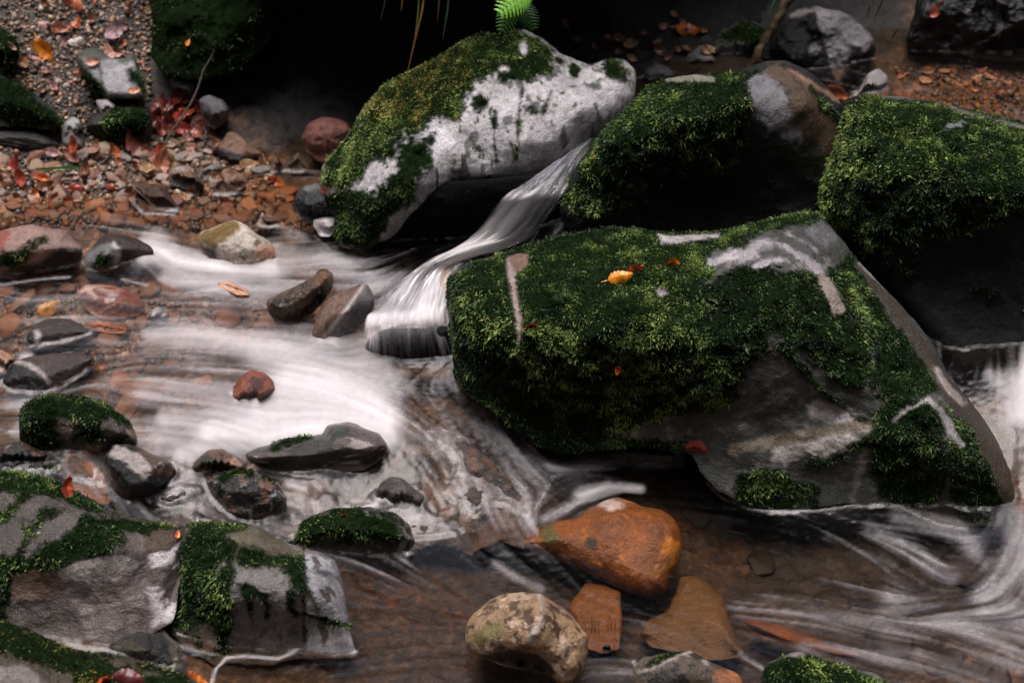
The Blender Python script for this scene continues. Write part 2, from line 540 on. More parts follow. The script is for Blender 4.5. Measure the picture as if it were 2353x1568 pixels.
def rock(name, label, outline, zb, tilt=45, yaw=0, bulge=.06, D=None, thick=.15, ctrl=(), base=GREY, rough=.38, paint=(),
         rgh=.010, freq=9, facet=0, seed=None, center=None, step=4.0, moss=None, cat='rock', group=None, anchor=None, jit=2.5, sit=True, sp=.5,
         blade=(.007, .0022), dens=90000, strata=0, part=True, mossn=18, clump=.008):
    if group == GG: zb = zb + .022
    if group == FG: base = tuple(.68 * q_ for q_ in base); rough = rough * .75
    seed = seed if seed is not None else (len(ROCKS) * 13 + 5)
    rr = np.random.default_rng(seed)
    out = np.array(outline, float)
    per = np.linalg.norm(np.roll(out, -1, 0) - out, axis=1)
    L = per.sum()
    n = int(max(40, min(700, L / step)))
    s = np.concatenate([[0], np.cumsum(per)])
    cl = np.vstack([out, out[:1]])
    sv = np.linspace(0, L, n, endpoint=False)
    o = np.stack([np.interp(sv, s, cl[:, k]) for k in (0, 1)], 1)
    kk = max(1, int(round(9 / step)))
    for _ in range(kk):
        o = .25 * np.roll(o, 1, 0) + .5 * o + .25 * np.roll(o, -1, 0)
    x0, y0 = o[:, 0], o[:, 1]
    ar = (x0 * np.roll(y0, -1) - np.roll(x0, -1) * y0)
    c = np.array([((x0 + np.roll(x0, -1)) * ar).sum(), ((y0 + np.roll(y0, -1)) * ar).sum()]) / (3 * ar.sum())
    if center is not None: c = np.array(center, float)
    rad = np.linalg.norm(o - c, axis=1)
    jn = fbm(np.column_stack([o / 26.0, np.full(n, seed)]), 3, seed)
    o = o + (o - c) / rad[:, None] * (jn * jit)[:, None]
    nr = int(max(8, min(170, rad.max() / step)))
    nb = max(5, nr // 3)
    rf = 1 - (1 - np.linspace(0, 1, nr + 1)[1:]) ** 1.25
    rb = (1 - (1 - np.linspace(0, 1, nb + 1)[1:]) ** 1.25)[:-1][::-1]
    ring = lambda r: c + r[:, None, None] * (o - c)[None]
    pf = np.vstack([c[None], ring(rf).reshape(-1, 2)])
    pb = np.vstack([ring(rb).reshape(-1, 2), c[None]])
    # base plane
    a = anchor if anchor is not None else tuple(out[np.argmax(out[:, 1])])
    B = at(a[0], a[1], zb)
    ty, tz = R(tilt), R(yaw)
    nrm = np.array([0, -math.sin(ty), math.cos(ty)])
    nrm = np.array([nrm[0] * math.cos(tz) - nrm[1] * math.sin(tz), nrm[0] * math.sin(tz) + nrm[1] * math.cos(tz), nrm[2]])
    def t0(p):
        d = dirs(p)
        return ((B - CAM) @ nrm) / (d @ nrm), d
    oc = o[::max(1, n // 140)]
    size = np.sqrt(abs(ar.sum()) / 2)
    D = D or size * .45
    def prof(p):
        e = seg_dist(oc, p)
        return np.sqrt(np.clip(1 - (1 - np.clip(e / D, 0, 1)) ** 2, 0, 1)), e
    prf, ef = prof(pf)
    h = bulge * prf
    if facet:
        q = (pf - c)
        m = np.full(len(pf), 1.0)
        kf = facet
        a0 = rr.random() * 6.28
        for i in range(kf):
            an = a0 + 6.283 * i / kf + rr.normal() * .25
            u = np.array([math.cos(an), math.sin(an)])
            R_ = ((o - c) @ u).max()
            sl = rr.uniform(.9, 2.0)
            cand = (1.0 - (q @ u) / R_) * sl + rr.uniform(-.1, .15)
            dd = m - cand
            kq = .06
            m = .5 * (m + cand - np.sqrt(dd * dd + kq * kq))
        h = bulge * np.clip(m, -.3, 1) * np.clip(prf * 1.6, 0, 1)
    if len(ctrl):
        oo = o[::max(1, n // 44)]
        xy = np.vstack([oo, [q[:2] for q in ctrl]])
        vv = np.concatenate([np.zeros(len(oo)), [q[2] for q in ctrl]])
        h = h + rbf(xy, vv, pf)
    if sit:
        bx = np.clip(((pf[:, 0] - o[:, 0].min()) / max(1, np.ptp(o[:, 0])) * 40).astype(int), 0, 40)
        ob_ = np.clip(((o[:, 0] - o[:, 0].min()) / max(1, np.ptp(o[:, 0])) * 40).astype(int), 0, 40)
        yb = np.full(41, np.nan); yt = np.full(41, np.nan)
        for k_ in range(41):
            s_ = ob_ == k_
            if s_.any(): yb[k_] = o[s_, 1].max(); yt[k_] = o[s_, 1].min()
        ok_ = ~np.isnan(yb); ii_ = np.arange(41)
        yb = np.interp(ii_, ii_[ok_], yb[ok_]); yt = np.interp(ii_, ii_[ok_], yt[ok_])
        yb = np.convolve(np.pad(yb, 3, 'edge'), np.ones(7) / 7, 'valid'); yt = np.convolve(np.pad(yt, 3, 'edge'), np.ones(7) / 7, 'valid')
        fx_ = (pf[:, 0] - o[:, 0].min()) / max(1, np.ptp(o[:, 0])) * 40
        ybp = np.interp(fx_, ii_, yb); ytp = np.interp(fx_, ii_, yt)
        h = h * (.12 + .88 * sst(0, 1, (ybp - pf[:, 1]) / (.60 * np.maximum(ybp - ytp, 10))))
    tf, df = t0(pf)
    tf = tf - h
    P = CAM + df * tf[:, None]
    edge = np.clip(ef / max(6.0, .12 * size), 0, 1)
    so = np.full(3, seed * 1.37)
    nz = fbm(P * freq + so, 5, seed) * rgh + (np.abs(fbm(P * freq * .5 + so, 3, seed + 3)) - .35) * rgh * 1.2
    if strata:
        sa = strata
        lay = P @ np.array([math.sin(sa) * .35, .1, math.cos(sa)])
        nz = nz + np.round(fbm(np.column_stack([lay * 55, P[:, 0] * 3, P[:, 1] * 3]), 3, seed) * 3) / 3 * .008
    # paint
    colr = np.tile(np.array(base, float), (len(pf), 1))
    mossv = np.zeros(len(pf)); tone = np.full(len(pf), .4); rgv = np.full(len(pf), float(rough) * .8); dry = np.zeros(len(pf))
    nn = fbm(P * 22 + so, 4, seed + 40)
    nl = fbm(P * 6 + so, 3, seed + 60)
    nn = nn + .55 * fbm(P * 95 + so, 3, seed + 41)
    for e in paint:
        kind, shape = e[0], e[1]
        if shape is None:
            sd = np.full(len(pf), 60.0)
        else:
            sd = sdist(shape, pf)
        amp = e[3] if len(e) > 3 else mossn
        sw = 5 if amp < 9 else 9
        m = sst(-sw, sw, sd + (nn * 1.0 + nl * .5) * amp)
        if kind == 'moss':
            mossv = np.maximum(mossv, m)
            tone = np.where(m > .3, tone * (1 - m) + e[2] * m, tone)
        elif kind == 'bare':
            mossv = mossv * (1 - m)
        elif kind == 'dry':
            dry = np.maximum(dry, m * e[2])
        elif kind == 'col':
            colr = colr * (1 - m[:, None]) + np.array(e[2]) * m[:, None]
        elif kind == 'wet':
            rgv = rgv * (1 - m) + e[2] * m
        elif kind == 'speck':          # ragged patches from noise: (kind, shape, colour, threshold, frequency, (sx,sy,sz))
            _, _, cc, thr, fq, sc = e
            q = fbm(P * np.array(sc) * fq + so, 5, seed + 71)
            mm = sst(thr - .08, thr + .08, q) * sst(-10, 10, sd + nn * 10)
            if cc == 'moss':
                mossv = np.maximum(mossv, mm)
            else:
                colr = colr * (1 - mm[:, None]) + np.array(cc) * mm[:, None]
    cn = np.clip(fbm(P * 26 + so, 3, seed + 90), -1, 1)
    nz = nz - mossv * (clump * (.6 + cn))          # moss cushions stand proud
    tf = tf + nz * edge
    P = CAM + df * tf[:, None]
    prb, eb = prof(pb)
    tb, db = t0(pb)
    tb = tb + thick * prb * (1 + .3 * fbm(np.column_stack([pb / 60, np.full(len(pb), seed)]), 3, seed))
    Q = CAM + db * tb[:, None]
    verts = np.vstack([P, Q])
    nf = len(pf)
    rings = np.arange(1, nf).reshape(nr, n)
    rings = np.vstack([rings, nf + np.arange((nb - 1) * n).reshape(nb - 1, n)])
    j = np.roll(rings, -1, 1)
    F4 = np.stack([rings[:-1], rings[1:], j[1:], j[:-1]], -1).reshape(-1, 4)
    T1 = np.stack([np.zeros(n, int), rings[0], j[0]], -1)
    T2 = np.stack([np.full(n, len(verts) - 1), j[-1], rings[-1]], -1)
    # orient outward (toward camera on the front)
    v0, v1, v2 = verts[T1[0]]
    if np.dot(np.cross(v1 - v0, v2 - v0), CAM - v0) < 0:
        F4 = F4[:, ::-1]; T1 = T1[:, ::-1]; T2 = T2[:, ::-1]
    ext = lambda a_, f: np.concatenate([a_, np.full((len(pb),) + a_.shape[1:], 0) + f])
    colA = np.vstack([colr, np.tile(np.array(base, float), (len(pb), 1))])
    origin = B
    ob = mesh(name, verts, [F4, T1, T2], ROCK, True, {"Col": colA, "moss": ext(mossv, mossv[-n:].mean()), "rough": ext(rgv, rough), "spec": np.full(len(verts), float(sp))}, origin=origin)
    tag(ob, label, cat, group)
    # moss fronds on the mossy front faces
    if mossv.max() > .3:
        fr = grid = None
        ringf = rings[:nr]; jf = np.roll(ringf, -1, 1)
        A = np.concatenate([np.stack([ringf[:-1], jf[:-1], ringf[1:]], -1).reshape(-1, 3), np.stack([jf[:-1], jf[1:], ringf[1:]], -1).reshape(-1, 3)])
        pa, pb_, pc = verts[A[:, 0]], verts[A[:, 1]], verts[A[:, 2]]
        cr = np.cross(pb_ - pa, pc - pa)
        area = np.linalg.norm(cr, axis=1) / 2
        nm = cr / (2 * area[:, None] + 1e-12)
        flip = ((CAM - pa) * nm).sum(1) < 0
        nm[flip] *= -1
        mw = mossv[A].mean(1)
        wgt = area * np.clip(mw * 1.35 - .25, 0, 1) ** 1.3
        gp = fbm(pa * 13 + so, 3, seed + 95); wgt = wgt * np.clip(.75 + 1.1 * gp, .12, 1.5)
        N = int(wgt.sum() * dens * 1.2)
        if N > 20:
            idx = rr.choice(len(A), N, p=wgt / wgt.sum())
            r1 = np.sqrt(rr.random(N)); r2 = rr.random(N)
            bp = pa[idx] * (1 - r1)[:, None] + pb_[idx] * (r1 * (1 - r2))[:, None] + pc[idx] * (r1 * r2)[:, None]
            nb_ = nm[idx]
            tn = tone[A[idx, 0]]; dr = dry[A[idx, 0]]
            cl_ = fbm(bp * 24 + so, 3, seed + 91); cl2 = fbm(bp * 7 + so, 3, seed + 92)
            gv = np.array([0, -.25, -.95]); gt = gv - nb_ * (nb_ @ gv)[:, None]
            dirn = nb_ * .62 + gt * .45 + rr.normal(size=(N, 3)) * .40
            dirn += np.stack([fbm(bp * 30, 2, 1), fbm(bp * 30, 2, 2), fbm(bp * 30, 2, 3)], 1) * .8
            dn_ = (dirn * nb_).sum(1); dirn = dirn + nb_ * np.clip(.30 - dn_, 0, 9)[:, None]
            dirn /= np.linalg.norm(dirn, axis=1)[:, None]
            side = np.cross(dirn, rr.normal(size=(N, 3))); side /= np.linalg.norm(side, axis=1)[:, None] + 1e-9
            big = rr.random(N) < .05
            Ls = .85 * blade[0] * (1 + .5 * big) * rr.lognormal(0, .35, N) * (1 + .5 * np.clip(cl_, -.8, 1)); Ws = blade[1] * rr.lognormal(0, .3, N)
            tip = dirn * Ls[:, None]; 
            droop = (gt - nb_ * .25) * (Ls * .35)[:, None]
            b0 = bp - nb_ * .002
            v = np.stack([b0 - side * (Ws * .35)[:, None], b0 + side * (Ws * .35)[:, None],
                          b0 + tip * .55 + side * (Ws * .6)[:, None], b0 + tip + droop * .6, b0 + tip * .55 - side * (Ws * .6)[:, None]], 1)
            tcol = np.clip(tn + .05 + .14 * big + .50 * cl_ + .40 * cl2 + rr.normal(size=N) * .15, 0, 1)
            cb = tone_cols(tcol, .04 + dr, N)
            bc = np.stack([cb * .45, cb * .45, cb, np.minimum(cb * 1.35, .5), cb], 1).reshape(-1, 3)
            i = np.arange(N)[:, None] * 5
            f4 = i + np.array([[0, 1, 2, 4]]); f3 = i + np.array([[2, 3, 4]])
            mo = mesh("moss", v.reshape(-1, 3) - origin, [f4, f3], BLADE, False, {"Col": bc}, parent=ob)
            mo['kind'] = 'stuff'
    ROCKS[name + str(len(ROCKS))] = ob
    return ob

BG = 'big boulders of the cascade'
WG = 'wet stones standing in the stream'
GG = 'stones on the gravel bank'
FG = 'rocks in the foreground water'

# --- the pale boulder left of the chute
rock("boulder", "pale grey boulder with a yellow-green mossy top, beside the small waterfall",
  c2((75,1060),(120,990),(180,930),(270,800),(340,680),(420,590),(530,490),(640,450),(720,400),(860,330),(960,260),(1080,205),(1200,215),(1290,185),(1360,190),(1450,230),(1530,290),(1600,345),(1700,385),(1780,410),(1860,378),(1940,365),(2010,390),(2060,450),(2060,560),(2040,640),(1990,720),(1900,800),(1800,880),(1700,960),(1560,1040),(1400,1140),(1200,1210),(1000,1240),(880,1290),(760,1350),(620,1420),(500,1510),(330,1590),(190,1560),(150,1480),(160,1350),(110,1250),(70,1150)),
  .29, tilt=47, bulge=.07, D=70, thick=.32, center=(1090, 300), base=(.50,.475,.49), rough=.20, rgh=.012, freq=8, step=4.2, sit=False, anchor=c2((330,1560))[0],
  ctrl=[(*c2((1500,520))[0], .05), (*c2((1300,900))[0], .09), (*c2((1700,700))[0], .07), (*c2((900,700))[0], .09), (*c2((500,900))[0], .07), (*c2((640,1150))[0], .10), (*c2((300,1300))[0], .05), (*c2((1100,1100))[0], .08), (*c2((950,420))[0], .04)],
  paint=[('speck', None, (.12,.12,.12), .30, 16, (1, 1, .35)), ('speck', None, (.055,.07,.045), .42, 30, (1.5, 1.5, .22)), ('speck', None, (.62,.59,.61), .35, 9, (1, 1, .6)),
   ('moss', c2((20,1180),(270,760),(530,440),(1080,150),(1290,150),(1460,230),(1540,330),(1550,450),(1430,500),(1300,535),(1190,540),(1170,470),(1100,490),(990,600),(1000,680),(930,770),(750,770),(600,850),(560,960),(500,1010),(400,1010),(330,1080),(300,1150),(190,1200)), .84),
   ('moss', c2((1180,420),(1540,330),(1550,450),(1430,500),(1300,535),(1190,540)), .35),
   ('moss', c2((80,1250),(190,1190),(330,1190),(420,1210),(520,1060),(640,880),(780,860),(790,1000),(720,1130),(640,1260),(520,1380),(440,1480),(330,1580),(120,1560)), .30),
   ('moss', (*c2((1930,455))[0], 36, 24, 35), .35), ('moss', (*c2((1570,385))[0], 12, 12), .3, 8), ('moss', (*c2((1670,450))[0], 14, 18), .3, 8),
   ('moss', ('l', c2((1345,540),(1320,700),(1300,1000)), 2.5), .3, 6), ('moss', ('l', c2((1165,700),(1160,900),(1180,1010)), 4), .35, 8), ('moss', ('l', c2((1530,560),(1480,680)), 3), .3, 6),
   ('moss', (*c2((1400,690))[0], 16, 12), .3, 12), ('moss', (*c2((1080,650))[0], 22, 20), .32, 12), ('moss', (*c2((1130,1120))[0], 6, 6), .3, 6),
   ('bare', (*c2((1220,435))[0], 9, 6), 0, 4), ('bare', (*c2((1350,300))[0], 8, 14), 0, 5),
   ('col', c2((60,1250),(190,1250),(420,1260),(460,1600),(100,1600)), (.03,.035,.03)),
   ('col', (*c2((900,1090))[0], 14, 26, 20), (.06,.06,.05)), ('wet', (*c2((1200,1050))[0], 150, 40), .2),
   ('dry', c2((330,700),(700,420),(1000,260),(1000,500),(700,760),(400,760)), .5)], group=BG, dens=190000, blade=(.0055, .0019), clump=.010)

# --- the dark mossy boulder right of the chute
rock("boulder", "dark boulder with a brown-streaked bare top, right beside the small waterfall",
  V((1295,450),(1310,400),(1345,350),(1380,305),(1415,265),(1450,230),(1485,200),(1530,180),(1600,171),(1680,168),(1730,150),(1770,138),(1810,140),(1850,160),(1880,180),(1905,205),(1935,240),(1945,300),(1945,380),(1930,450),(1900,520),(1800,560),(1650,570),(1500,570),(1380,560),(1310,540),(1285,490)),
  .33, tilt=78, bulge=.05, D=60, thick=.34, base=(.018,.018,.018), rough=.5, rgh=.014, freq=8, anchor=(1500, 560),
  ctrl=[(1400,330,.10),(1550,270,.16),(1700,240,.16),(1850,240,.08),(1500,360,.10),(1700,360,.07),(1850,360,.05),(1600,470,-.04),(1400,470,.02),(1600,220,.06)], sit=False, sp=.22,
  paint=[('moss', V((1285,460),(1345,340),(1415,255),(1500,185),(1600,160),(1740,160),(1740,230),(1700,260),(1680,330),(1600,380),(1500,420),(1400,460),(1330,500)), .50),
   ('moss', V((1320,400),(1450,330),(1600,330),(1720,300),(1700,380),(1550,440),(1350,500)), .28, 30),
   ('bare', c3((600,500),(760,470),(850,640),(950,830),(900,870),(760,760),(640,640)), 0, 12),
   ('col', c3((560,520),(760,470),(850,560),(960,850),(1000,920),(880,880),(700,760),(600,640)), (.17,.165,.175)),
   ('col', c3((740,420),(860,400),(1000,520),(1160,760),(1180,960),(1100,990),(960,880),(850,600)), (.085,.058,.038)), ('bare', c3((760,400),(900,430),(1190,760),(1180,980),(1000,900),(830,600)), 0, 10),
   ('moss', ('l', c3((1000,560),(1100,680),(1170,760)), 6), .3, 8), ('col', ('l', c3((870,440),(960,500),(1180,640)), 4), (.24,.14,.10), 4),
   ('bare', V((1530,165),(1640,178),(1640,186),(1530,190)), 0, 6), ('col', V((1530,165),(1650,170),(1650,186),(1530,190)), (.2,.19,.15), 6)], group=BG, dens=160000, blade=(.0072, .0021), clump=.013)

# --- the right-hand mossy boulder
rock("boulder", "large moss-covered boulder with a deep black underside at the right edge of the cascade",
  V((1880,440),(1895,390),(1910,340),(1928,290),(1938,250),(1955,225),(1985,215),(2010,222),(2060,220),(2110,228),(2160,236),(2220,250),(2300,268),(2352,282),(2480,300),(2560,420),(2560,820),(2460,880),(2330,850),(2260,880),(2200,870),(2150,800),(2090,730),(2030,660),(1970,590),(1925,530),(1885,490)),
  .10, tilt=62, bulge=.06, D=60, thick=.4, base=(.016,.017,.018), rough=.5, rgh=.016, freq=7, step=5, anchor=(2250, 870), center=(2210, 520),
  ctrl=[(2000,290,.06),(2150,320,.10),(2350,360,.12),(2050,400,.14),(2250,430,.17),(2400,450,.17),(2050,520,.08),(2250,560,.05),(2300,700,.0),(2150,680,.0),(2450,650,.04)], sit=False, sp=.12,
  paint=[('moss', V((1870,500),(1890,380),(1935,240),(1985,205),(2352,270),(2560,300),(2560,440),(2352,440),(2250,440),(2150,420),(2080,430),(2000,480),(1940,540)), .62, 22),
   ('moss', V((1930,430),(2560,400),(2560,520),(2352,480),(2250,520),(2120,560),(1960,600)), .33, 34),
   ('speck', V((1950,460),(2560,460),(2560,820),(2200,800)), 'moss', .40, 10, (1,1,1)),
   ('bare', (2200, 285, 24, 10, -20), 0, 8), ('col', (2200, 285, 30, 12, -20), (.16,.17,.18)), ('bare', ('l', V((2030,222),(2140,228),(2230,262),(2352,292)), 4), 0, 4), ('col', ('l', V((2030,222),(2140,228),(2230,262),(2352,292)), 6), (.13,.13,.12)),
   ('col', (2380, 690, 10, 10), (.2,.2,.21)), ('bare', (2380, 690, 10, 10), 0, 4)], group=BG, dens=150000, blade=(.0078, .0022), clump=.016)

# --- the great boulder in front
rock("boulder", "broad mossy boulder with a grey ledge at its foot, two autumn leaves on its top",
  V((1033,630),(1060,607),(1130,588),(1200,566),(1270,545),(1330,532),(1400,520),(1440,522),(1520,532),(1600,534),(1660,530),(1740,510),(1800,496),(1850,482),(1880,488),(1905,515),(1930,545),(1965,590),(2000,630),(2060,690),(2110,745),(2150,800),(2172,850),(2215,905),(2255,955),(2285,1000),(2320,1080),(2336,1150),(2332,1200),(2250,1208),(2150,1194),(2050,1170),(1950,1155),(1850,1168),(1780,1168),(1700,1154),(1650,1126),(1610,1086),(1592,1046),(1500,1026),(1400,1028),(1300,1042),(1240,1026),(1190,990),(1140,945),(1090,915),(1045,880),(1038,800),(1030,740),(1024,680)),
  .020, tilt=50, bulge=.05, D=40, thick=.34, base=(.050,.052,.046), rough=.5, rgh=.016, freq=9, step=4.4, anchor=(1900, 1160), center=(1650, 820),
  ctrl=[(1100,660,.10),(1250,650,.13),(1400,660,.15),(1560,640,.14),(1700,600,.11),(1800,570,.07),(1860,560,.05),(1120,780,.13),(1300,800,.20),(1480,800,.21),(1640,760,.18),(1780,700,.15),(1900,680,.10),
    (1200,900,.14),(1380,920,.16),(1560,920,.13),(1400,1010,.05),(1700,900,.11),(1850,850,.13),(2000,800,.08),(1760,950,.08),(1900,950,.075),
    (1640,1045,.06),(1750,1000,.055),(1900,972,.05),(1990,975,.07),(1720,1045,.115),(1850,1010,.125),(1980,985,.135),(2100,930,.11),(2160,920,.08),(1800,1100,.115),(1950,1090,.14),(2080,1050,.15),(2200,1080,.08),(2060,870,.06),(1700,1110,.09)],
  paint=[('speck', None, (.055,.06,.055), .28, 14, (1,1,.7)), ('speck', None, (.16,.14,.12), .40, 18, (1,1,.6)),
   ('moss', V((1020,640),(1130,580),(1270,535),(1420,510),(1660,520),(1850,470),(1900,500),(1860,520),(1760,530),(1700,570),(1620,590),(1600,640),(1640,700),(1650,760),(1690,800),(1710,860),(1690,910),(1600,930),(1540,960),(1400,1000),(1300,1000),(1200,960),(1100,900),(1040,860)), .50, 22),
   ('moss', V((1250,800),(1650,780),(1700,850),(1680,930),(1540,960),(1300,930)), .47, 16),
   ('moss', V((1290,580),(1400,560),(1640,560),(1640,640),(1560,700),(1480,700),(1340,680)), .62, 20),
   ('moss', V((1040,780),(1200,820),(1260,940),(1420,1000),(1580,1000),(1580,1060),(1250,1060),(1100,920),(1040,870)), .12, 14),  # low tone puts the shade of the lower front into the moss
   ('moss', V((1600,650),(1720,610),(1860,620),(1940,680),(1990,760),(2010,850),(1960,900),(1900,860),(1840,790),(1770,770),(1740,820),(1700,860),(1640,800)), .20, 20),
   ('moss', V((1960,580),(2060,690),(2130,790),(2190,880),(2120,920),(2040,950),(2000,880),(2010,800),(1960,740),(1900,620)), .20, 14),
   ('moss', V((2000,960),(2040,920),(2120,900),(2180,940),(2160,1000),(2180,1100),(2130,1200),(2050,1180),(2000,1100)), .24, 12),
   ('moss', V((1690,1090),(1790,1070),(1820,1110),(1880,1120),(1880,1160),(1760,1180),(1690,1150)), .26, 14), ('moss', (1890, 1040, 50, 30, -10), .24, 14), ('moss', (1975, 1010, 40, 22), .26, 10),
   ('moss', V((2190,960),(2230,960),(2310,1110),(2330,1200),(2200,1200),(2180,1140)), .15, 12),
   ('moss', ('l', V((1790,790),(1850,850),(1900,910),(1960,955),(1990,970)), 9), .16, 6),
   ('bare', c6((20,150),(120,190),(260,175),(440,160),(430,200),(260,215),(60,240)), 0, 5), ('col', c6((0,150),(120,190),(260,175),(440,160),(430,200),(260,215),(60,240),(-40,230)), (.42,.38,.38), 4),
   ('bare', ('l', c6((380,350),(470,310),(600,315),(690,232),(780,222),(880,270),(980,345),(1045,400)), 11), 0, 12), ('col', ('l', c6((380,350),(470,310),(600,315),(690,232),(780,222),(880,270),(980,345),(1045,400)), 11), (.36,.33,.34), 12),
   ('bare', ('l', c6((640,385),(760,340),(850,335),(910,380)), 5), 0, 8), ('col', ('l', c6((640,385),(760,340),(850,335),(910,380)), 5), (.34,.31,.32), 8),
   ('bare', ('l', c6((850,170),(950,220),(1040,270)), 5), 0, 8), ('col', ('l', c6((850,170),(950,220),(1040,270)), 5), (.33,.30,.30), 8),
   ('bare', c6((960,150),(1060,90),(1160,180),(1100,270),(1040,220)), 0, 8), ('col', c6((960,150),(1060,90),(1160,180),(1100,270),(1040,220)), (.13,.125,.13), 8),
   ('bare', ('l', c6((1080,470),(1130,540),(1180,640)), 14), 0, 8), ('col', ('l', c6((1080,470),(1130,540),(1180,640)), 14), (.26,.21,.18), 8),
   ('bare', ('l', c6((1330,360),(1450,560),(1560,740)), 12), 0, 8), ('col', ('l', c6((1330,360),(1450,560),(1540,720),(1600,780)), 14), (.30,.27,.25), 8),
   ('col', V((1960,600),(2060,690),(2130,790),(2175,860),(2290,1000),(2340,1150),(2300,1160),(2240,1020),(2160,900),(2080,780),(2000,680)), (.046,.034,.024), 6), ('bare', V((1980,600),(2060,690),(2150,790),(2175,860),(2290,1000),(2340,1150),(2310,1160),(2240,1000),(2150,880),(2090,780),(2020,680)), 0, 6),
   ('col', ('l', c6((1040,1270),(1200,1320),(1250,1340)), 22), (.52,.49,.49), 10), ('bare', (*c6((1160,1300))[0], 46, 20, 15), 0, 8),
   ('col', c6((780,1500),(1000,1440),(1200,1370),(1400,1360),(1350,1440),(1150,1560),(900,1600),(760,1600)), (.46,.42,.40), 10), ('bare', c6((780,1500),(1000,1440),(1200,1370),(1400,1360),(1350,1440),(1150,1560),(900,1600),(760,1600)), 0, 10),
   ('col', ('l', c6((520,1530),(950,1450),(1370,1370)), 13), (.20,.165,.12), 6), ('bare', ('l', c6((420,1540),(950,1450),(1370,1370)), 12), 0, 4),
   ('bare', ('l', c6((1540,1340),(1620,1270),(1740,1215),(1820,1280),(1900,1420),(1960,1500)), 8), 0, 5), ('col', ('l', c6((1540,1340),(1620,1270),(1740,1215),(1820,1280),(1900,1420),(1960,1500)), 10), (.33,.31,.30), 6),
   ('bare', ('l', c6((1800,1030),(1860,1130),(1960,1240)), 7), 0, 5), ('col', ('l', c6((1800,1030),(1860,1130),(1960,1240)), 8), (.36,.31,.28), 6),
   ('bare', c5((1370,310),(1510,290),(1510,370),(1440,420),(1440,540),(1470,700),(1470,820),(1445,880),(1420,640),(1385,470)), 0, 4), ('col', c5((1370,310),(1510,290),(1510,370),(1450,420),(1450,540),(1470,700),(1470,820),(1445,880),(1420,640),(1385,470)), (.34,.26,.24), 4),
   ('col', c5((1370,310),(1510,290),(1510,370),(1440,420)), (.16,.09,.065), 4), ('bare', (*c6((60,540))[0], 12, 9), 0, 5), ('col', (*c6((60,540))[0], 14, 10), (.34,.31,.32)),
   ('wet', V((1650,850),(2000,850),(2000,1000),(1650,1000)), .55), ('dry', V((1500,800),(1600,800),(1600,900),(1500,900)), .2)],
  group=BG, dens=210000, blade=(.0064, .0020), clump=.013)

# --- rocks behind the cascade
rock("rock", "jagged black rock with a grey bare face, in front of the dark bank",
  c3((690,370),(760,220),(820,130),(900,60),(990,20),(1060,45),(1180,65),(1260,105),(1330,165),(1400,240),(1425,330),(1380,400),(1330,460),(1260,530),(1180,610),(1100,560),(980,500),(850,430),(760,390)),
  .44, tilt=66, bulge=.05, facet=5, thick=.2, base=(.005,.005,.006), rough=.5, sp=.2, rgh=.030, freq=11, jit=4, sit=False, anchor=c3((1180,610))[0],
  paint=[('col', c3((1030,50),(1180,65),(1320,150),(1410,250),(1350,340),(1240,360),(1225,480),(1170,510),(1110,400),(1100,280),(1050,180)), (.20,.19,.195), 6), ('col', (*c3((1040,310))[0], 14, 11), (.16,.16,.17)), ('col', c3((690,370),(760,220),(900,70),(1030,80),(1060,200),(1080,300),(1110,420),(1160,540),(980,520),(800,420)), (.004,.004,.005), 4), ('col', ('l', c3((880,100),(1000,70),(1060,50)), 5), (.2,.18,.17), 6), ('col', (*c3((1040,310))[0], 12, 10), (.14,.14,.15), 6)], group='rocks at the back of the cascade')
rock("rock", "rounded grey rock with thin green moss beside the leaning root",
  c3((370,330),(400,250),(480,180),(560,120),(660,140),(730,210),(710,330),(650,430),(500,450),(420,410)), .47, tilt=58, bulge=.05, thick=.15, base=(.10,.10,.095), rough=.5, rgh=.01,
  paint=[('moss', c3((400,240),(560,110),(740,180),(720,340),(640,430),(560,380),(600,280),(520,250),(460,320)), .42, 16), ('speck', None, (.045,.05,.04), .3, 16, (1,1,1))], group='rocks at the back of the cascade')
rock("rock", "dull grey stone lying against the mossy grey rock", c3((180,420),(230,330),(310,280),(370,320),(430,420),(400,480),(240,490)), .46, tilt=55, bulge=.04, facet=4, thick=.1, base=(.13,.125,.13), rough=.45, group='rocks at the back of the cascade')
rock("rock", "dim grey stone wedged behind the pale boulder", V((1470,185),(1480,160),(1505,143),(1530,150),(1548,170),(1540,200),(1500,210)), .45, tilt=55, bulge=.035, thick=.1, base=(.11,.11,.12), rough=.4, group='rocks at the back of the cascade')
rock("rock", "small pale grey rock at the edge of the upper pool", c3((1310,570),(1360,470),(1430,435),(1490,480),(1490,550),(1430,620),(1330,640),(1240,620)), .49, tilt=50, bulge=.03, facet=4, thick=.08, base=(.26,.235,.235), rough=.45, group='rocks at the back of the cascade')
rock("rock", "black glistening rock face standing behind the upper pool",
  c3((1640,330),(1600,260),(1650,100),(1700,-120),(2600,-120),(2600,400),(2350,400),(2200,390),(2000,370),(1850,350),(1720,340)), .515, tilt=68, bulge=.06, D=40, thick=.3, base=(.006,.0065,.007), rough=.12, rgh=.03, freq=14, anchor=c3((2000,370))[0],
  paint=[('speck', None, (.10,.10,.11), .45, 26, (1,1,.4))], group='rocks at the back of the cascade')
rock("rock", "dark hump of mossy bank rock between the gravel slope and the black hollow", V((338,-60),(352,60),(345,130),(370,165),(440,185),(540,170),(620,90),(640,-60)), .50, tilt=50, bulge=.06, thick=.15, base=(.006,.006,.006), rough=.8, sp=.1, rgh=.03, freq=7,
  paint=[('moss', None, .0), ('moss', V((330,-60),(345,50),(345,120),(420,150),(480,120),(470,40),(430,-60)), .03, 30)], group='rocks at the back of the cascade', dens=26000)
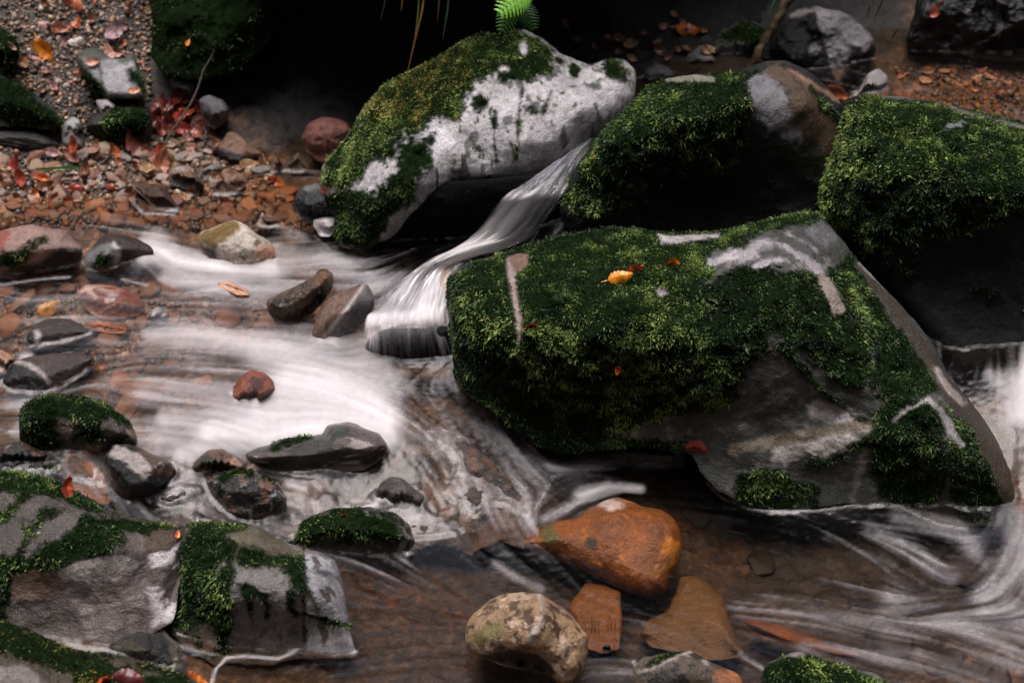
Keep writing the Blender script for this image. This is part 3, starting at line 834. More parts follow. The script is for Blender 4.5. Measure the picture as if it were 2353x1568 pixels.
rock("rock", "rounded rust-red stone leaning on the pale boulder's left end", V((692,318),(700,295),(712,280),(740,270),(775,271),(800,285),(810,302),(797,322),(785,345),(770,375),(730,372),(705,350)), .325, tilt=62, bulge=.04, thick=.12, base=(.24,.09,.066), rough=.55, rgh=.010, freq=24,
  paint=[('speck', None, (.035,.018,.015), .32, 26, (1,1,1))], group=GG)
rock("rock", "black filler rock added to darken the hollow beneath the pale boulder", V((860,470),(1000,420),(1250,400),(1340,420),(1330,560),(1200,570),(1000,575),(880,570),(820,560)), .26, tilt=100, bulge=.03, thick=.2, base=(.005,.005,.006), rough=.85, sp=.1, anchor=(1000, 575), group=BG)  # added black shape stands in for the shade under the boulder

# --- stones of the left shore
rock("stone", "shiny brown stone like a small roof above the water's edge", g2((890,440),(910,420),(1000,380),(1050,290),(1110,290),(1220,340),(1290,420),(1370,480),(1405,520),(1330,560),(1320,620),(1100,610),(920,560)), .295, tilt=50, bulge=.03, facet=4, thick=.08, sit=False, base=(.26,.15,.10), rough=.2, rgh=.007, freq=20, paint=[('col', g2((880,480),(1050,480),(1200,515),(1340,555),(1320,640),(900,620)), BLACK, 3)], group=GG)  # black band below is the undercut's shade painted on
rock("stone", "small olive-brown pyramid stone beside the rust-red stone", g2((1630,650),(1680,590),(1775,485),(1820,570),(1890,660),(1820,720),(1720,720)), .29, tilt=55, bulge=.02, facet=3, thick=.06, base=(.12,.085,.05), rough=.35, group=GG)
rock("stone", "speckled brown stone with a wet white glare at the water's edge", g2((895,900),(930,840),(990,720),(1010,660),(1100,670),(1200,720),(1250,800),(1220,860),(1110,930),(940,930)), .277, tilt=45, bulge=.03, facet=4, thick=.07, base=(.28,.17,.11), rough=.15, paint=[('speck', None, (.10,.045,.022), .1, 40, (1,1,1))], group=GG)
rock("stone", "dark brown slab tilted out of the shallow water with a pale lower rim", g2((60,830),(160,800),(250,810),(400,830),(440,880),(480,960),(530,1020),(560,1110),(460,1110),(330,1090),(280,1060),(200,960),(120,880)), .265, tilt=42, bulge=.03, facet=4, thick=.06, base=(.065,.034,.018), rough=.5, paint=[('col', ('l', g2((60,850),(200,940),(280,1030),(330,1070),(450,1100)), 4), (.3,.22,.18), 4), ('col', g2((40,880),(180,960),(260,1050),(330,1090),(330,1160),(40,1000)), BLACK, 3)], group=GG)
rock("stone", "brown stone with a white glint painted on its top, dark beneath, by the shallow water", g2((440,700),(490,640),(560,620),(700,650),(730,720),(800,790),(830,860),(760,900),(600,880),(470,830)), .285, tilt=48, bulge=.03, facet=5, thick=.06, base=(.17,.085,.045), rough=.2, paint=[('col', (*g2((580,660))[0], 22, 8), (.4,.33,.3)), ('col', g2((440,770),(600,785),(740,740),(840,860),(760,920),(460,880)), (.012,.009,.008), 3)], group=GG)  # pale top patch is a glint put into the colour
rock("stone", "small grey slanting stone lying behind the speckled brown stone", g2((770,690),(850,640),(970,595),(975,640),(900,720),(830,770),(790,740)), .29, tilt=45, bulge=.015, facet=4, thick=.04, base=(.22,.20,.19), rough=.3, group=GG)
rock("stone", "flat brown stone with a dark underside on the leafy shore", g2((510,380),(560,350),(640,350),(740,360),(760,400),(700,450),(620,440),(540,400)), .31, tilt=45, bulge=.02, facet=4, thick=.05, base=(.20,.10,.065), rough=.25, group=GG)
rock("stone", "upright dark red sliver of stone at the shaded water's edge", g2((1490,690),(1540,540),(1560,560),(1600,600),(1640,700),(1560,710)), .29, tilt=62, bulge=.015, thick=.03, base=(.09,.022,.018), rough=.3, paint=[('col', ('l', g2((1495,690),(1545,540)), 3), (.38,.2,.16), 2)], group=GG)
rock("stone", "black wet stone with a red leaf at the pale boulder's foot", V((672,480),(678,450),(700,425),(735,418),(760,430),(775,480),(770,530),(730,525),(690,500)), .275, tilt=60, bulge=.035, facet=4, thick=.1, base=(.016,.018,.018), rough=.18, rgh=.012, freq=22, paint=[('col', (705, 428, 20, 7), (.13,.13,.13))], group=GG)
rock("stone", "block with its white glare painted on, at the foot of the pale boulder", c4((1980,250),(1985,210),(2050,195),(2125,195),(2130,265),(2090,320),(2020,320)), .27, tilt=48, bulge=.02, facet=4, thick=.05, base=(.75,.70,.72), rough=.2, rgh=.006, freq=30, paint=[('speck', None, (.10,.09,.09), .5, 50, (1,1,3))], group=GG)  # white base colour carries the wet glare
rock("rock", "mossy rock carrying a smooth pale grey slab face on the gravel slope", g1((1030,800),(1100,680),(1250,640),(1500,720),(1820,740),(1880,900),(1960,1100),(1990,1330),(1900,1360),(1450,1350),(1250,1200),(1080,1000)), .455, tilt=48, bulge=.05, D=22, thick=.14, sit=False, base=(.07,.075,.06), rough=.55, rgh=.006,
  paint=[('col', g1((1370,830),(1480,800),(1680,860),(1830,800),(1850,960),(1750,1080),(1890,1190),(1880,1300),(1450,1300),(1400,1150)), (.42,.41,.43), 5), ('col', g1((1100,780),(1230,780),(1360,960),(1360,1120),(1280,1140),(1170,950)), (.34,.33,.35), 8), ('moss', g1((1080,880),(1250,960),(1400,1180),(1440,1350),(1250,1250),(1080,1050)), .33, 10), ('moss', g1((1700,900),(1800,900),(1900,980),(2000,1300),(1900,1200),(1760,1080)), .42, 10)], group=GG, dens=120000, blade=(.006,.002))
rock("stone", "pale pinkish blade of stone pointing down below the slab rock", g1((1290,1360),(1450,1340),(1560,1420),(1530,1560),(1480,1600),(1400,1580),(1340,1480)), .425, tilt=50, bulge=.015, facet=4, thick=.05, base=(.42,.38,.39), rough=.4, group=GG)
rock("stone", "light grey upright stone with a curled red leaf at its foot", g3((840,330),(870,260),(990,170),(1080,220),(1130,330),(1140,480),(1120,600),(1000,590),(900,580),(845,520)), .365, tilt=60, bulge=.03, facet=4, thick=.08, base=(.34,.33,.33), rough=.42, paint=[('moss', g3((1010,250),(1110,240),(1140,420),(1060,460)), .25, 10)], group=GG)
rock("rock", "low dark rock under patchy moss between gravel and leaves", g3((1150,330),(1220,200),(1400,60),(1600,40),(1850,10),(2020,60),(2070,250),(2060,420),(1900,520),(1700,540),(1400,520),(1250,420)), .36, tilt=52, bulge=.06, thick=.15, base=(.02,.02,.018), rough=.6,
  paint=[('moss', g3((1350,200),(1600,50),(2000,60),(2070,300),(1900,420),(1600,430),(1400,400)), .33, 20)], group=GG)
rock("rock", "dark green mossy boulder on the gravel, cut by the left border", V((-60,160),(-60,60),(0,63),(22,75),(40,95),(45,120),(40,150),(15,172),(-20,175)), .50, tilt=55, bulge=.05, thick=.12, base=(.03,.033,.03), rough=.6, paint=[('moss', V((-70,50),(20,60),(50,110),(30,170),(-60,180)), .16, 8)], group=GG)
rock("rock", "long dark mossy rock slanting down through the gravel", V((-60,280),(-60,170),(0,172),(25,185),(50,200),(80,215),(110,238),(135,262),(150,285),(110,300),(60,290),(20,292)), .405, tilt=48, bulge=.05, thick=.12, base=(.022,.024,.022), rough=.6, paint=[('moss', V((-70,160),(40,185),(150,280),(60,290),(-60,280)), .14, 12)], group=GG)
rock("rock", "layered dark slate outcrop above the pebbles", V((-60,300),(0,290),(40,285),(85,298),(140,322),(145,345),(110,352),(60,350),(20,345),(-60,345)), .345, tilt=42, bulge=.04, thick=.1, base=(.085,.08,.078), rough=.4, strata=.5, rgh=.008, paint=[('speck', None, (.02,.02,.02), .05, 24, (.4,1,3))], group=GG)
rock("rock", "dim grey rounded rock in the shade behind the red leaves", c1((1160,580),(1180,540),(1240,525),(1330,560),(1350,640),(1300,700),(1210,660)), .405, tilt=60, bulge=.04, thick=.1, base=(.13,.13,.14), rough=.5, group=GG)
rock("rock", "dim grey rock beside the twig, with a tan stone in front", c1((1370,690),(1440,650),(1540,690),(1585,760),(1560,840),(1480,900),(1400,860)), .365, tilt=60, bulge=.04, thick=.1, base=(.11,.11,.12), rough=.5, group=GG)
rock("stone", "blocky tan stone leaning on the dim grey rock", c1((1385,720),(1400,700),(1465,705),(1475,760),(1440,790),(1395,780)), .36, tilt=55, bulge=.02, facet=4, thick=.04, base=(.26,.17,.11), rough=.5, group=GG)

# --- stones standing in the upper stream
rock("stone", "pink-topped stone with a band of moss and a black underside", c4((-90,560),(-90,300),(0,285),(60,270),(190,240),(260,258),(420,280),(460,330),(520,385),(515,470),(400,520),(250,560),(80,590)), .23, tilt=40, bulge=.05, D=60, thick=.14, base=PINK, rough=.5, rgh=.007, step=3.2,
  ctrl=[(*c4((300,380))[0], .03), (*c4((150,480))[0], .05)],
  paint=[('col', c4((-90,280),(70,270),(30,380),(-90,460)), (.26,.075,.05), 8), ('moss', c4((-90,470),(120,400),(280,320),(290,350),(200,420),(140,480),(60,520),(-90,540)), .34, 14), ('col', c4((-90,560),(80,510),(250,490),(380,390),(520,400),(530,500),(250,600),(-90,640)), (.022,.016,.014), 6)], group=WG, blade=(.005,.0018))
rock("stone", "dark brown rock with a grey lichen-ringed end, next to the pink-topped stone", c4((515,510),(535,440),(600,360),(650,315),(700,300),(770,305),(870,335),(960,385),(980,430),(860,490),(760,500),(690,560),(600,590),(550,575)), .225, tilt=48, bulge=.05, facet=5, thick=.12, base=(.035,.022,.018), rough=.4,
  paint=[('col', (*c4((640,460))[0], 44, 36, -20), (.17,.17,.165), 8), ('col', ('l', c4((720,370),(750,420),(735,490)), 5), (.42,.4,.4), 4), ('moss', (*c4((640,470))[0], 26, 20), .3, 12)], group=WG, blade=(.004,.0015))
rock("stone", "creamy white crystalline stone with a yellow-olive shoulder", c4((1240,325),(1290,280),(1400,240),(1480,212),(1560,250),(1640,310),(1720,360),(1745,415),(1690,500),(1560,520),(1420,525),(1360,510),(1310,430),(1260,360)), .245, tilt=42, bulge=.045, facet=5, thick=.1, base=(.50,.43,.37), rough=.3, rgh=.010, freq=22,
  paint=[('col', c4((1240,320),(1290,280),(1400,240),(1480,212),(1540,240),(1480,300),(1400,360),(1360,390),(1300,370)), (.16,.095,.02), 8), ('col', c4((1250,350),(1350,400),(1400,480),(1360,520),(1300,450)), (.03,.02,.012), 5), ('col', (*c4((1690,420))[0], 26, 18), (.5,.27,.18), 8), ('speck', None, (.2,.13,.05), .45, 30, (1,1,1))], group=WG)
rock("stone", "small brown pointed stone just breaking the water", c4((1620,250),(1640,210),(1655,160),(1680,190),(1790,215),(1760,250),(1700,265)), .275, tilt=35, bulge=.02, facet=3, thick=.05, base=(.14,.065,.035), rough=.3, paint=[('col', ('l', c4((1630,240),(1655,165)), 4), (.5,.42,.38), 3)], group=WG)
rock("driftwood", "dark knobbly stump of driftwood slanting out of the white water", c4((1680,740),(1700,715),(1780,670),(1850,640),(1930,600),(1985,570),(2010,530),(2060,522),(2105,550),(2112,610),(2090,670),(2040,740),(1960,815),(1900,860),(1820,880),(1740,870),(1700,800)), .205, tilt=55, bulge=.06, D=30, thick=.08, base=(.075,.048,.032), rough=.22, rgh=.014, freq=26, step=3, cat='driftwood', center=c4((1920,710))[0],
  paint=[('speck', None, (.018,.013,.010), .08, 22, (2.2,1,.8)), ('speck', None, (.38,.35,.33), .62, 40, (2,1,1)), ('col', (*c4((2050,590))[0], 20, 20), (.17,.10,.055), 6)])
rock("stone", "brown wedge of stone with a thin white edge beside the driftwood", c4((1960,960),(1985,880),(2000,820),(2060,725),(2120,682),(2200,650),(2300,612),(2335,640),(2375,720),(2350,800),(2260,900),(2140,1000),(2020,1010)), .19, tilt=58, bulge=.02, D=14, thick=.1, base=(.15,.135,.135), rough=.3, center=c4((2140,820))[0],
  ctrl=[(*c4((2180,800))[0], .05), (*c4((2250,700))[0], .03), (*c4((2100,900))[0], .04)],
  paint=[('col', c4((1950,960),(2000,800),(2060,715),(2200,640),(2310,600),(2180,790),(2040,960)), (.17,.105,.075), 3), ('col', ('l', c4((2310,610),(2180,790),(2050,950)), 3), (.5,.44,.42), 2)], group=WG)
rock("stone", "black rock hollowed behind a thin curtain of falling water", c5((480,900),(500,830),(600,775),(720,765),(850,770),(930,740),(1010,760),(1060,860),(1060,1000),(900,1010),(750,1000),(560,990)), .158, tilt=80, bulge=.03, thick=.12, base=(.006,.007,.009), rough=.6, sp=.2, group=WG, anchor=c5((750,1000))[0])
rock("stone", "wet red-brown stone with a white glint in the middle of the foam", c4((1448,1320),(1465,1280),(1500,1235),(1545,1180),(1600,1158),(1680,1185),(1735,1240),(1740,1300),(1660,1400),(1560,1420),(1470,1400)), .145, tilt=50, bulge=.05, facet=6, thick=.08, base=(.21,.058,.030), rough=.16, rgh=.006, freq=20, step=3, paint=[('speck', None, (.07,.018,.012), .15, 18, (1,1,1))], group=WG)
rock("stone", "submerged red stone ribbed by the thin water sliding over it", c4((480,680),(500,650),(540,625),(620,612),(720,625),(800,650),(870,690),(925,760),(880,820),(700,850),(600,830),(540,770)), .185, tilt=22, bulge=.035, thick=.06, base=(.22,.075,.055), rough=.15, rgh=.006, paint=[('speck', None, (.42,.32,.30), .25, 14, (.6,2.5,1)), ('col', ('l', c4((495,660),(560,640),(600,700)), 5), (.6,.52,.5), 5)], group=WG)
rock("stone", "flat orange stone under the ripples below the ribbed red stone", c4((540,870),(620,850),(720,860),(810,905),(790,930),(680,930),(580,910)), .182, tilt=8, bulge=.015, thick=.03, base=(.42,.14,.05), rough=.3, group=WG)
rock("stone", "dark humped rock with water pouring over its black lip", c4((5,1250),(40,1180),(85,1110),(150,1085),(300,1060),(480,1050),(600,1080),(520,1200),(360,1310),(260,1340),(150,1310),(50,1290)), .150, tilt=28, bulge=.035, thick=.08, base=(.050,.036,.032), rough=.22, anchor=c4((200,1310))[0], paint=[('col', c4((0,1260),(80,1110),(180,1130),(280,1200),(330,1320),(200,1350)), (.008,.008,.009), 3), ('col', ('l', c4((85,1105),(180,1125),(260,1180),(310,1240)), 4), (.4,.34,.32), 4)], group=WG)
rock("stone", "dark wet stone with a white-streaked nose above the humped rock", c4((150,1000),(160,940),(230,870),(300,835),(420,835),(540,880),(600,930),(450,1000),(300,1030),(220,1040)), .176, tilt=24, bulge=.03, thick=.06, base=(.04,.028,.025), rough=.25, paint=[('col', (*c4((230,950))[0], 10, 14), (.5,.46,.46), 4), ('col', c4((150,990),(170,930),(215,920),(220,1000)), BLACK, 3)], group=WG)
rock("stone", "small dark tip of stone between the ripples", c4((920,845),(960,800),(1010,770),(1060,785),(1080,830),(1020,860)), .20, tilt=40, bulge=.02, thick=.04, base=(.07,.06,.05), rough=.25, group=WG)
rock("stone", "large flat peach-coloured stone under the thin fast water", c4((1370,610),(1450,600),(1560,650),(1580,690),(1500,690),(1400,640)), .243, tilt=8, bulge=.012, thick=.03, base=(.6,.32,.2), rough=.3, group=WG)
rock("stone", "peach stone at the left border beside the humped rock", c4((-80,1180),(-80,1030),(0,1030),(60,1060),(105,1100),(70,1160),(20,1190)), .165, tilt=30, bulge=.03, thick=.05, base=(.42,.23,.15), rough=.35, group=WG)

# --- lower left rocks
rock("rock", "round rock capped with dark green moss, water sliding past it", c7((185,640),(180,400),(205,330),(240,290),(330,230),(500,212),(700,212),(800,225),(880,265),(1010,290),(1100,370),(1180,420),(1230,460),(1275,540),(1300,620),(1310,690),(1200,730),(1010,830),(900,830),(780,810),(600,780),(450,790),(300,740)), .125, tilt=50, bulge=.07, D=48, thick=.16, base=(.06,.045,.038), rough=.3, rgh=.010, freq=14, step=3.2,
  paint=[('moss', c7((170,640),(170,380),(240,270),(500,190),(800,210),(1050,300),(1220,440),(1220,500),(1120,480),(1040,400),(960,480),(960,640),(900,700),(700,640),(700,480),(560,460),(520,560),(600,680),(560,740),(300,720)), .27, 14),
   ('col', c7((520,520),(580,460),(690,470),(700,580),(640,620)), (.30,.22,.19), 10), ('speck', c7((560,640),(900,680),(1000,420),(1200,450),(1310,680),(900,840),(600,780)), (.33,.22,.17), .1, 22, (1,1,.5)), ('wet', None, .22)], group=FG, dens=120000, blade=(.006,.002))
rock("rock", "black wet rock with a silvery top leaning out of the water", c7((985,860),(1010,780),(1060,690),(1200,680),(1330,715),(1450,780),(1560,810),(1640,870),(1675,960),(1600,1045),(1480,1120),(1380,1240),(1260,1270),(1090,1230),(1080,1120),(1020,980)), .085, tilt=55, bulge=.07, D=30, facet=5, thick=.12, sit=False, base=(.010,.010,.011), rough=.3, rgh=.010, freq=20, step=3, seed=77,
  paint=[('col', c7((1010,790),(1100,690),(1200,700),(1330,770),(1440,880),(1440,960),(1350,1000),(1250,900),(1130,830)), (.34,.30,.28), 8), ('col', c7((1200,670),(1450,770),(1560,800),(1660,900),(1640,1000),(1560,960),(1450,960),(1440,880),(1330,770)), (.075,.045,.032), 8), ('speck', c7((1440,850),(1660,870),(1640,980),(1440,940)), (.4,.36,.34), .3, 40, (1,1,1))], group=FG)
rock("stone", "small rusty mossy stone at the lower edge of the foam", c7((1820,900),(1840,850),(1900,780),(2000,730),(2100,718),(2200,780),(2300,850),(2350,920),(2340,980),(2100,990),(1850,980)), .125, tilt=45, bulge=.035, thick=.07, base=(.16,.075,.045), rough=.3, paint=[('speck', None, (.03,.03,.015), .15, 20, (1,1,1)), ('col', (*c7((2230,850))[0], 18, 16), (.36,.2,.15), 6)], group=FG)
rock("rock", "broad grey-brown rock ridge veiled by sliding water below the white pool", c9((360,390),(430,340),(600,290),(700,240),(830,220),(1000,212),(1100,190),(1130,120),(1220,88),(1350,78),(1430,100),(1500,140),(1640,190),(1720,300),(1640,450),(1500,540),(1200,560),(850,590),(450,520)), .098, tilt=42, bulge=.06, thick=.14, base=(.15,.115,.105), rough=.18, rgh=.010, freq=12, step=3.4, anchor=c9((1000,580))[0], center=c9((1050,360))[0],
  paint=[('speck', None, (.035,.035,.03), .12, 9, (.7,2,2)), ('speck', None, (.36,.31,.30), .33, 14, (.6,2.4,2)), ('moss', c9((580,360),(600,280),(830,215),(1000,215),(900,260),(720,300),(640,370)), .1, 8), ('col', (*c9((1230,160))[0], 26, 16), (.02,.03,.022), 8)], group=FG)
rock("rock", "dark glistening mossy rock in the trickle above the grey-faced stone", c9((-10,640),(60,560),(200,540),(350,490),(450,470),(600,600),(700,700),(760,820),(720,960),(560,1060),(300,1060),(120,940),(30,780)), .055, tilt=45, bulge=.06, thick=.12, base=(.035,.033,.03), rough=.14, rgh=.016, freq=18, step=3.2,
  paint=[('speck', None, (.16,.09,.07), .2, 16, (1,1,1)), ('speck', None, (.30,.29,.29), .42, 36, (1.6,1,.4)), ('moss', c9((60,600),(350,470),(560,600),(500,640),(300,580),(120,700)), .15, 12), ('speck', None, 'moss', .45, 20, (1,1,1))], group=FG, dens=60000)
rock("rock", "low olive mossy rock with a white strip of foam along its lower edge", c9((540,1230),(620,1190),(820,1180),(860,1120),(900,1020),(1050,940),(1200,895),(1400,890),(1550,880),(1750,925),(1850,985),(1930,1060),(1970,1200),(1930,1330),(1700,1350),(1500,1330),(1220,1300),(950,1310),(700,1320)), .012, tilt=38, bulge=.06, thick=.12, base=(.05,.045,.035), rough=.2, rgh=.010, freq=16, step=3.2,
  paint=[('moss', c9((540,1230),(900,1000),(1200,880),(1750,915),(1980,1200),(1900,1250),(1600,1180),(1200,1200),(800,1240)), .24, 22), ('speck', None, (.22,.2,.19), .35, 40, (1.6,1,.5))], group=FG, dens=70000, blade=(.006,.0018))
rock("stone", "wedge of rock sheathed in a smooth tongue of water", c9((1560,780),(1600,740),(1650,650),(1750,595),(1850,610),(1950,700),(2080,780),(2050,880),(1960,940),(1800,930),(1680,860)), .05, tilt=40, bulge=.04, facet=3, thick=.08, base=(.14,.115,.11), rough=.15, paint=[('col', c9((1600,740),(1700,740),(1800,830),(1830,900),(1700,880)), (.02,.015,.013), 4)], group=FG)
rock("rock", "wide grey slab rock with lines of moss and a red leaf on its crest", V((-80,1500),(-80,1082),(0,1082),(60,1085),(130,1103),(190,1135),(240,1163),(290,1180),(340,1195),(400,1205),(425,1225),(418,1290),(412,1340),(405,1400),(395,1430),(340,1462),(280,1490),(230,1500),(160,1492),(100,1480),(20,1500)), .035, tilt=34, bulge=.06, D=70, thick=.2, base=(.12,.10,.09), rough=.25, rgh=.010, freq=9, step=4, anchor=(230, 1500), center=(170, 1300),
  ctrl=[(120,1180,.05),(250,1250,.05),(60,1300,.05),(200,1380,.0),(330,1330,-.02),(120,1420,.02)],
  paint=[('moss', V((-80,1070),(60,1080),(130,1100),(240,1160),(230,1185),(140,1150),(60,1130),(-80,1130)), .62, 8),
   ('moss', V((-80,1180),(0,1170),(60,1130),(90,1120),(40,1165),(20,1180),(60,1200),(110,1170),(160,1165),(130,1190),(70,1230),(60,1270),(110,1240),(180,1210),(230,1190),(300,1195),(250,1230),(280,1240),(200,1290),(120,1310),(40,1320),(-80,1330)), .38, 16),
   ('bare', V((-80,1200),(40,1190),(60,1220),(40,1270),(-80,1275)), 0, 8), ('bare', (115, 1212, 30, 20, -40), 0, 6), ('bare', (190, 1200, 34, 14, -25), 0, 6),
   ('moss', V((190,1180),(290,1185),(400,1210),(330,1230),(280,1220),(210,1230),(150,1280),(100,1300)), .48, 14), ('moss', V((-80,1300),(60,1290),(10,1400),(20,1450),(-80,1440)), .3, 12),
   ('col', V((130,1310),(320,1290),(425,1250),(420,1400),(330,1470),(230,1505),(150,1490),(130,1400)), (.115,.092,.085), 8), ('wet', V((130,1310),(320,1290),(425,1250),(420,1400),(330,1470),(230,1505),(150,1490),(130,1400)), .12),
   ('col', c8((560,500),(700,420),(900,370),(1150,370),(1300,430),(1280,480),(1100,580),(900,590),(700,600),(560,560)), (.36,.32,.30), 6), ('bare', c8((540,500),(700,420),(900,370),(1150,370),(1300,430),(1280,480),(1100,580),(900,590),(560,600)), 0, 5),
   ('col', V((310,1190),(410,1205),(420,1260),(340,1270)), (.06,.036,.02), 8), ('bare', V((350,1220),(425,1220),(425,1300),(350,1280)), 0, 8),
   ('col', V((20,1315),(90,1305),(150,1340),(110,1380),(30,1390)), (.17,.115,.085), 8), ('bare', V((20,1315),(90,1305),(150,1340),(110,1380),(30,1390)), 0, 6), ('col', ('l', c8((100,830),(240,800),(420,790)), 5), (.02,.02,.02), 3), ('speck', V((345,1265),(420,1245),(412,1420),(350,1440)), (.62,.57,.57), .12, 14, (.35,1,3)), ('speck', V((150,1330),(400,1300),(380,1440),(200,1490)), (.24,.2,.19), .2, 9, (.5,1,3))], group=FG, dens=110000, blade=(.007,.0022))
rock("rock", "sloping brown mossy rock in the near corner with orange leaves at its edge", V((-80,1420),(0,1425),(60,1440),(110,1465),(170,1492),(230,1502),(290,1505),(350,1525),(420,1548),(480,1580),(520,1660),(520,1720),(-80,1720)), .09, tilt=32, bulge=.05, D=50, thick=.2, base=(.075,.055,.028), rough=.5, rgh=.008, anchor=(200, 1600), center=(160, 1600),
  paint=[('moss', V((-80,1410),(60,1430),(230,1500),(420,1545),(460,1600),(300,1580),(150,1540),(-80,1480)), .36, 30), ('speck', None, 'moss', .25, 9, (1,1,1)), ('col', V((-80,1540),(60,1530),(120,1600),(-80,1660)), (.22,.19,.18), 14), ('bare', V((-80,1520),(60,1520),(120,1600),(-80,1700)), 0, 14), ('dry', None, .5)], group=FG, dens=80000)
rock("rock", "block of pale grey stone with moss down its left side and foam below", c10((40,1100),(110,960),(165,830),(140,700),(125,560),(110,380),(140,250),(170,110),(220,55),(350,35),(500,45),(700,55),(900,80),(1000,170),(1200,260),(1400,305),(1500,345),(1600,400),(1660,520),(1690,640),(1725,820),(1740,1000),(1800,1275),(1780,1330),(1500,1340),(1250,1340),(1000,1400),(800,1390),(560,1380),(480,1420),(350,1330),(200,1230)), -.015, tilt=48, bulge=.05, D=40, thick=.2, base=(.26,.235,.225), rough=.36, rgh=.008, freq=12, step=3.6, anchor=c10((900,1370))[0],
  ctrl=[(*c10((600,350))[0], .05), (*c10((1200,450))[0], .05), (*c10((650,800))[0], .09), (*c10((1300,700))[0], .07), (*c10((350,800))[0], .05), (*c10((1000,1100))[0], .05), (*c10((350,450))[0], .03)],
  paint=[('col', c10((1310,330),(1620,400),(1700,700),(1800,1300),(1330,1290),(1310,700)), (.40,.39,.41), 5), ('speck', None, (.10,.085,.075), .35, 22, (1.5,1.5,.5)), ('col', c10((150,40),(900,80),(1300,300),(1300,480),(900,480),(600,420),(200,300)), (.10,.085,.05), 14),
   ('moss', c10((40,1100),(160,830),(110,400),(200,60),(500,40),(800,60),(760,120),(600,200),(640,320),(660,600),(630,820),(640,1000),(600,1120),(560,1300),(300,1300),(310,1000)), .47, 14), ('bare', c10((310,1000),(400,1000),(480,1130),(440,1290),(360,1260)), 0, 4), ('col', c10((310,1000),(400,1000),(480,1130),(440,1290),(360,1260)), (.26,.2,.17), 6),
   ('moss', c10((640,220),(900,300),(1100,340),(1310,360),(1310,680),(1220,660),(1140,560),(1080,480),(900,470),(700,440)), .36, 14), ('moss', c10((640,600),(760,600),(900,700),(970,720),(990,940),(940,960),(930,760),(820,740),(830,1000),(780,900),(750,740)), .18, 6),
   ('moss', ('l', c10((1190,720),(1180,850),(1240,920)), 8), .2, 6), ('moss', ('l', c10((1310,900),(1450,950),(1600,1000),(1720,1020)), 6), .12, 5), ('moss', ('l', c10((1310,660),(1400,760),(1440,860)), 4), .12, 6), ('moss', ('l', c10((1310,300),(1310,700),(1320,1200)), 3), .15, 4),
   ('col', (*c10((1480,520))[0], 20, 8, 15), (.06,.06,.07), 6), ('col', ('l', c10((760,1180),(900,1130),(960,1060)), 3), (.05,.05,.05), 3), ('bare', c10((480,520),(560,400),(590,430),(510,510)), 0, 4)], group=FG, dens=125000, blade=(.007,.0022))

rock("rock", "rough brown bedrock shelf that the grey rapids slide over toward the orange stone", V((545,1185),(600,1120),(700,1085),(800,1075),(900,1040),(980,985),(1060,1000),(1130,1060),(1190,1130),(1235,1205),(1205,1262),(1150,1240),(1080,1275),(1010,1250),(950,1262),(880,1225),(800,1215),(700,1235),(620,1250)), .010, tilt=24.5, sit=False, bulge=.006, D=20, thick=.08, base=(.085,.058,.050), rough=.15, rgh=.030, freq=9, step=3.2, anchor=(1000, 1255), center=(900, 1150), jit=6, mossn=26,
  paint=[('speck', None, (.018,.015,.013), .05, 9, (1,1.6,1)), ('speck', None, (.095,.052,.036), .30, 12, (1,1,1)), ('speck', None, (.15,.13,.125), .40, 20, (1,1,1))], group=FG)
rock("stone", "wet speckled brown stone at the left foot of the moss-capped round rock", c7((-60,760),(60,670),(200,645),(330,720),(460,770),(400,870),(200,920),(-60,920)), .125, tilt=35, bulge=.03, thick=.08, base=(.12,.065,.045), rough=.15, rgh=.012, freq=24, paint=[('speck', None, (.4,.33,.3), .35, 40, (1,1,.6)), ('speck', None, (.02,.02,.02), .1, 20, (1,1,1))], group=FG)
rock("stone", "black glinting stone in the trickle above the wide slab rock", c7((-60,980),(-20,830),(150,800),(400,820),(580,880),(540,980),(300,1010),(-60,1020)), .105, tilt=35, bulge=.035, thick=.08, base=(.03,.032,.03), rough=.12, rgh=.016, freq=26, paint=[('speck', None, (.3,.3,.3), .42, 50, (1,1,.6)), ('speck', None, 'moss', .2, 14, (1,1,1))], group=FG, dens=50000)
rock("stone", "smooth orange-brown stone in the runnel behind the red leaf", c7((560,900),(640,760),(800,780),(900,850),(1000,1000),(1070,1150),(1040,1260),(900,1240),(760,1150),(640,1060)), .085, tilt=26, bulge=.02, thick=.06, base=(.12,.07,.045), rough=.15, rgh=.006, paint=[('speck', None, (.26,.09,.02), .15, 10, (1,2,1)), ('speck', None, (.3,.24,.22), .3, 16, (.6,2,1))], group=FG)
rock("stone", "dark wet stone below the black silvery-topped rock", c7((1390,1200),(1500,1105),(1700,1075),(1900,1125),(1970,1250),(1850,1380),(1600,1400),(1440,1330)), .07, tilt=40, bulge=.035, facet=5, thick=.08, base=(.04,.032,.028), rough=.12, rgh=.014, freq=24, paint=[('speck', None, (.36,.31,.3), .35, 30, (1,1,.6)), ('col', (*c7((1800,1250))[0], 18, 14), (.4,.32,.28), 8)], group=FG)
rock("stone", "low brown mossy stone behind the grey block with foam", c7((1480,1480),(1520,1390),(1700,1330),(1900,1350),(2120,1480),(2050,1560),(1800,1600),(1560,1580)), .045, tilt=38, bulge=.03, thick=.07, base=(.055,.035,.022), rough=.2, rgh=.012, freq=22, paint=[('speck', None, (.3,.26,.24), .4, 40, (1,1,1)), ('speck', None, 'moss', .3, 16, (1,1,1))], group=FG, dens=50000)
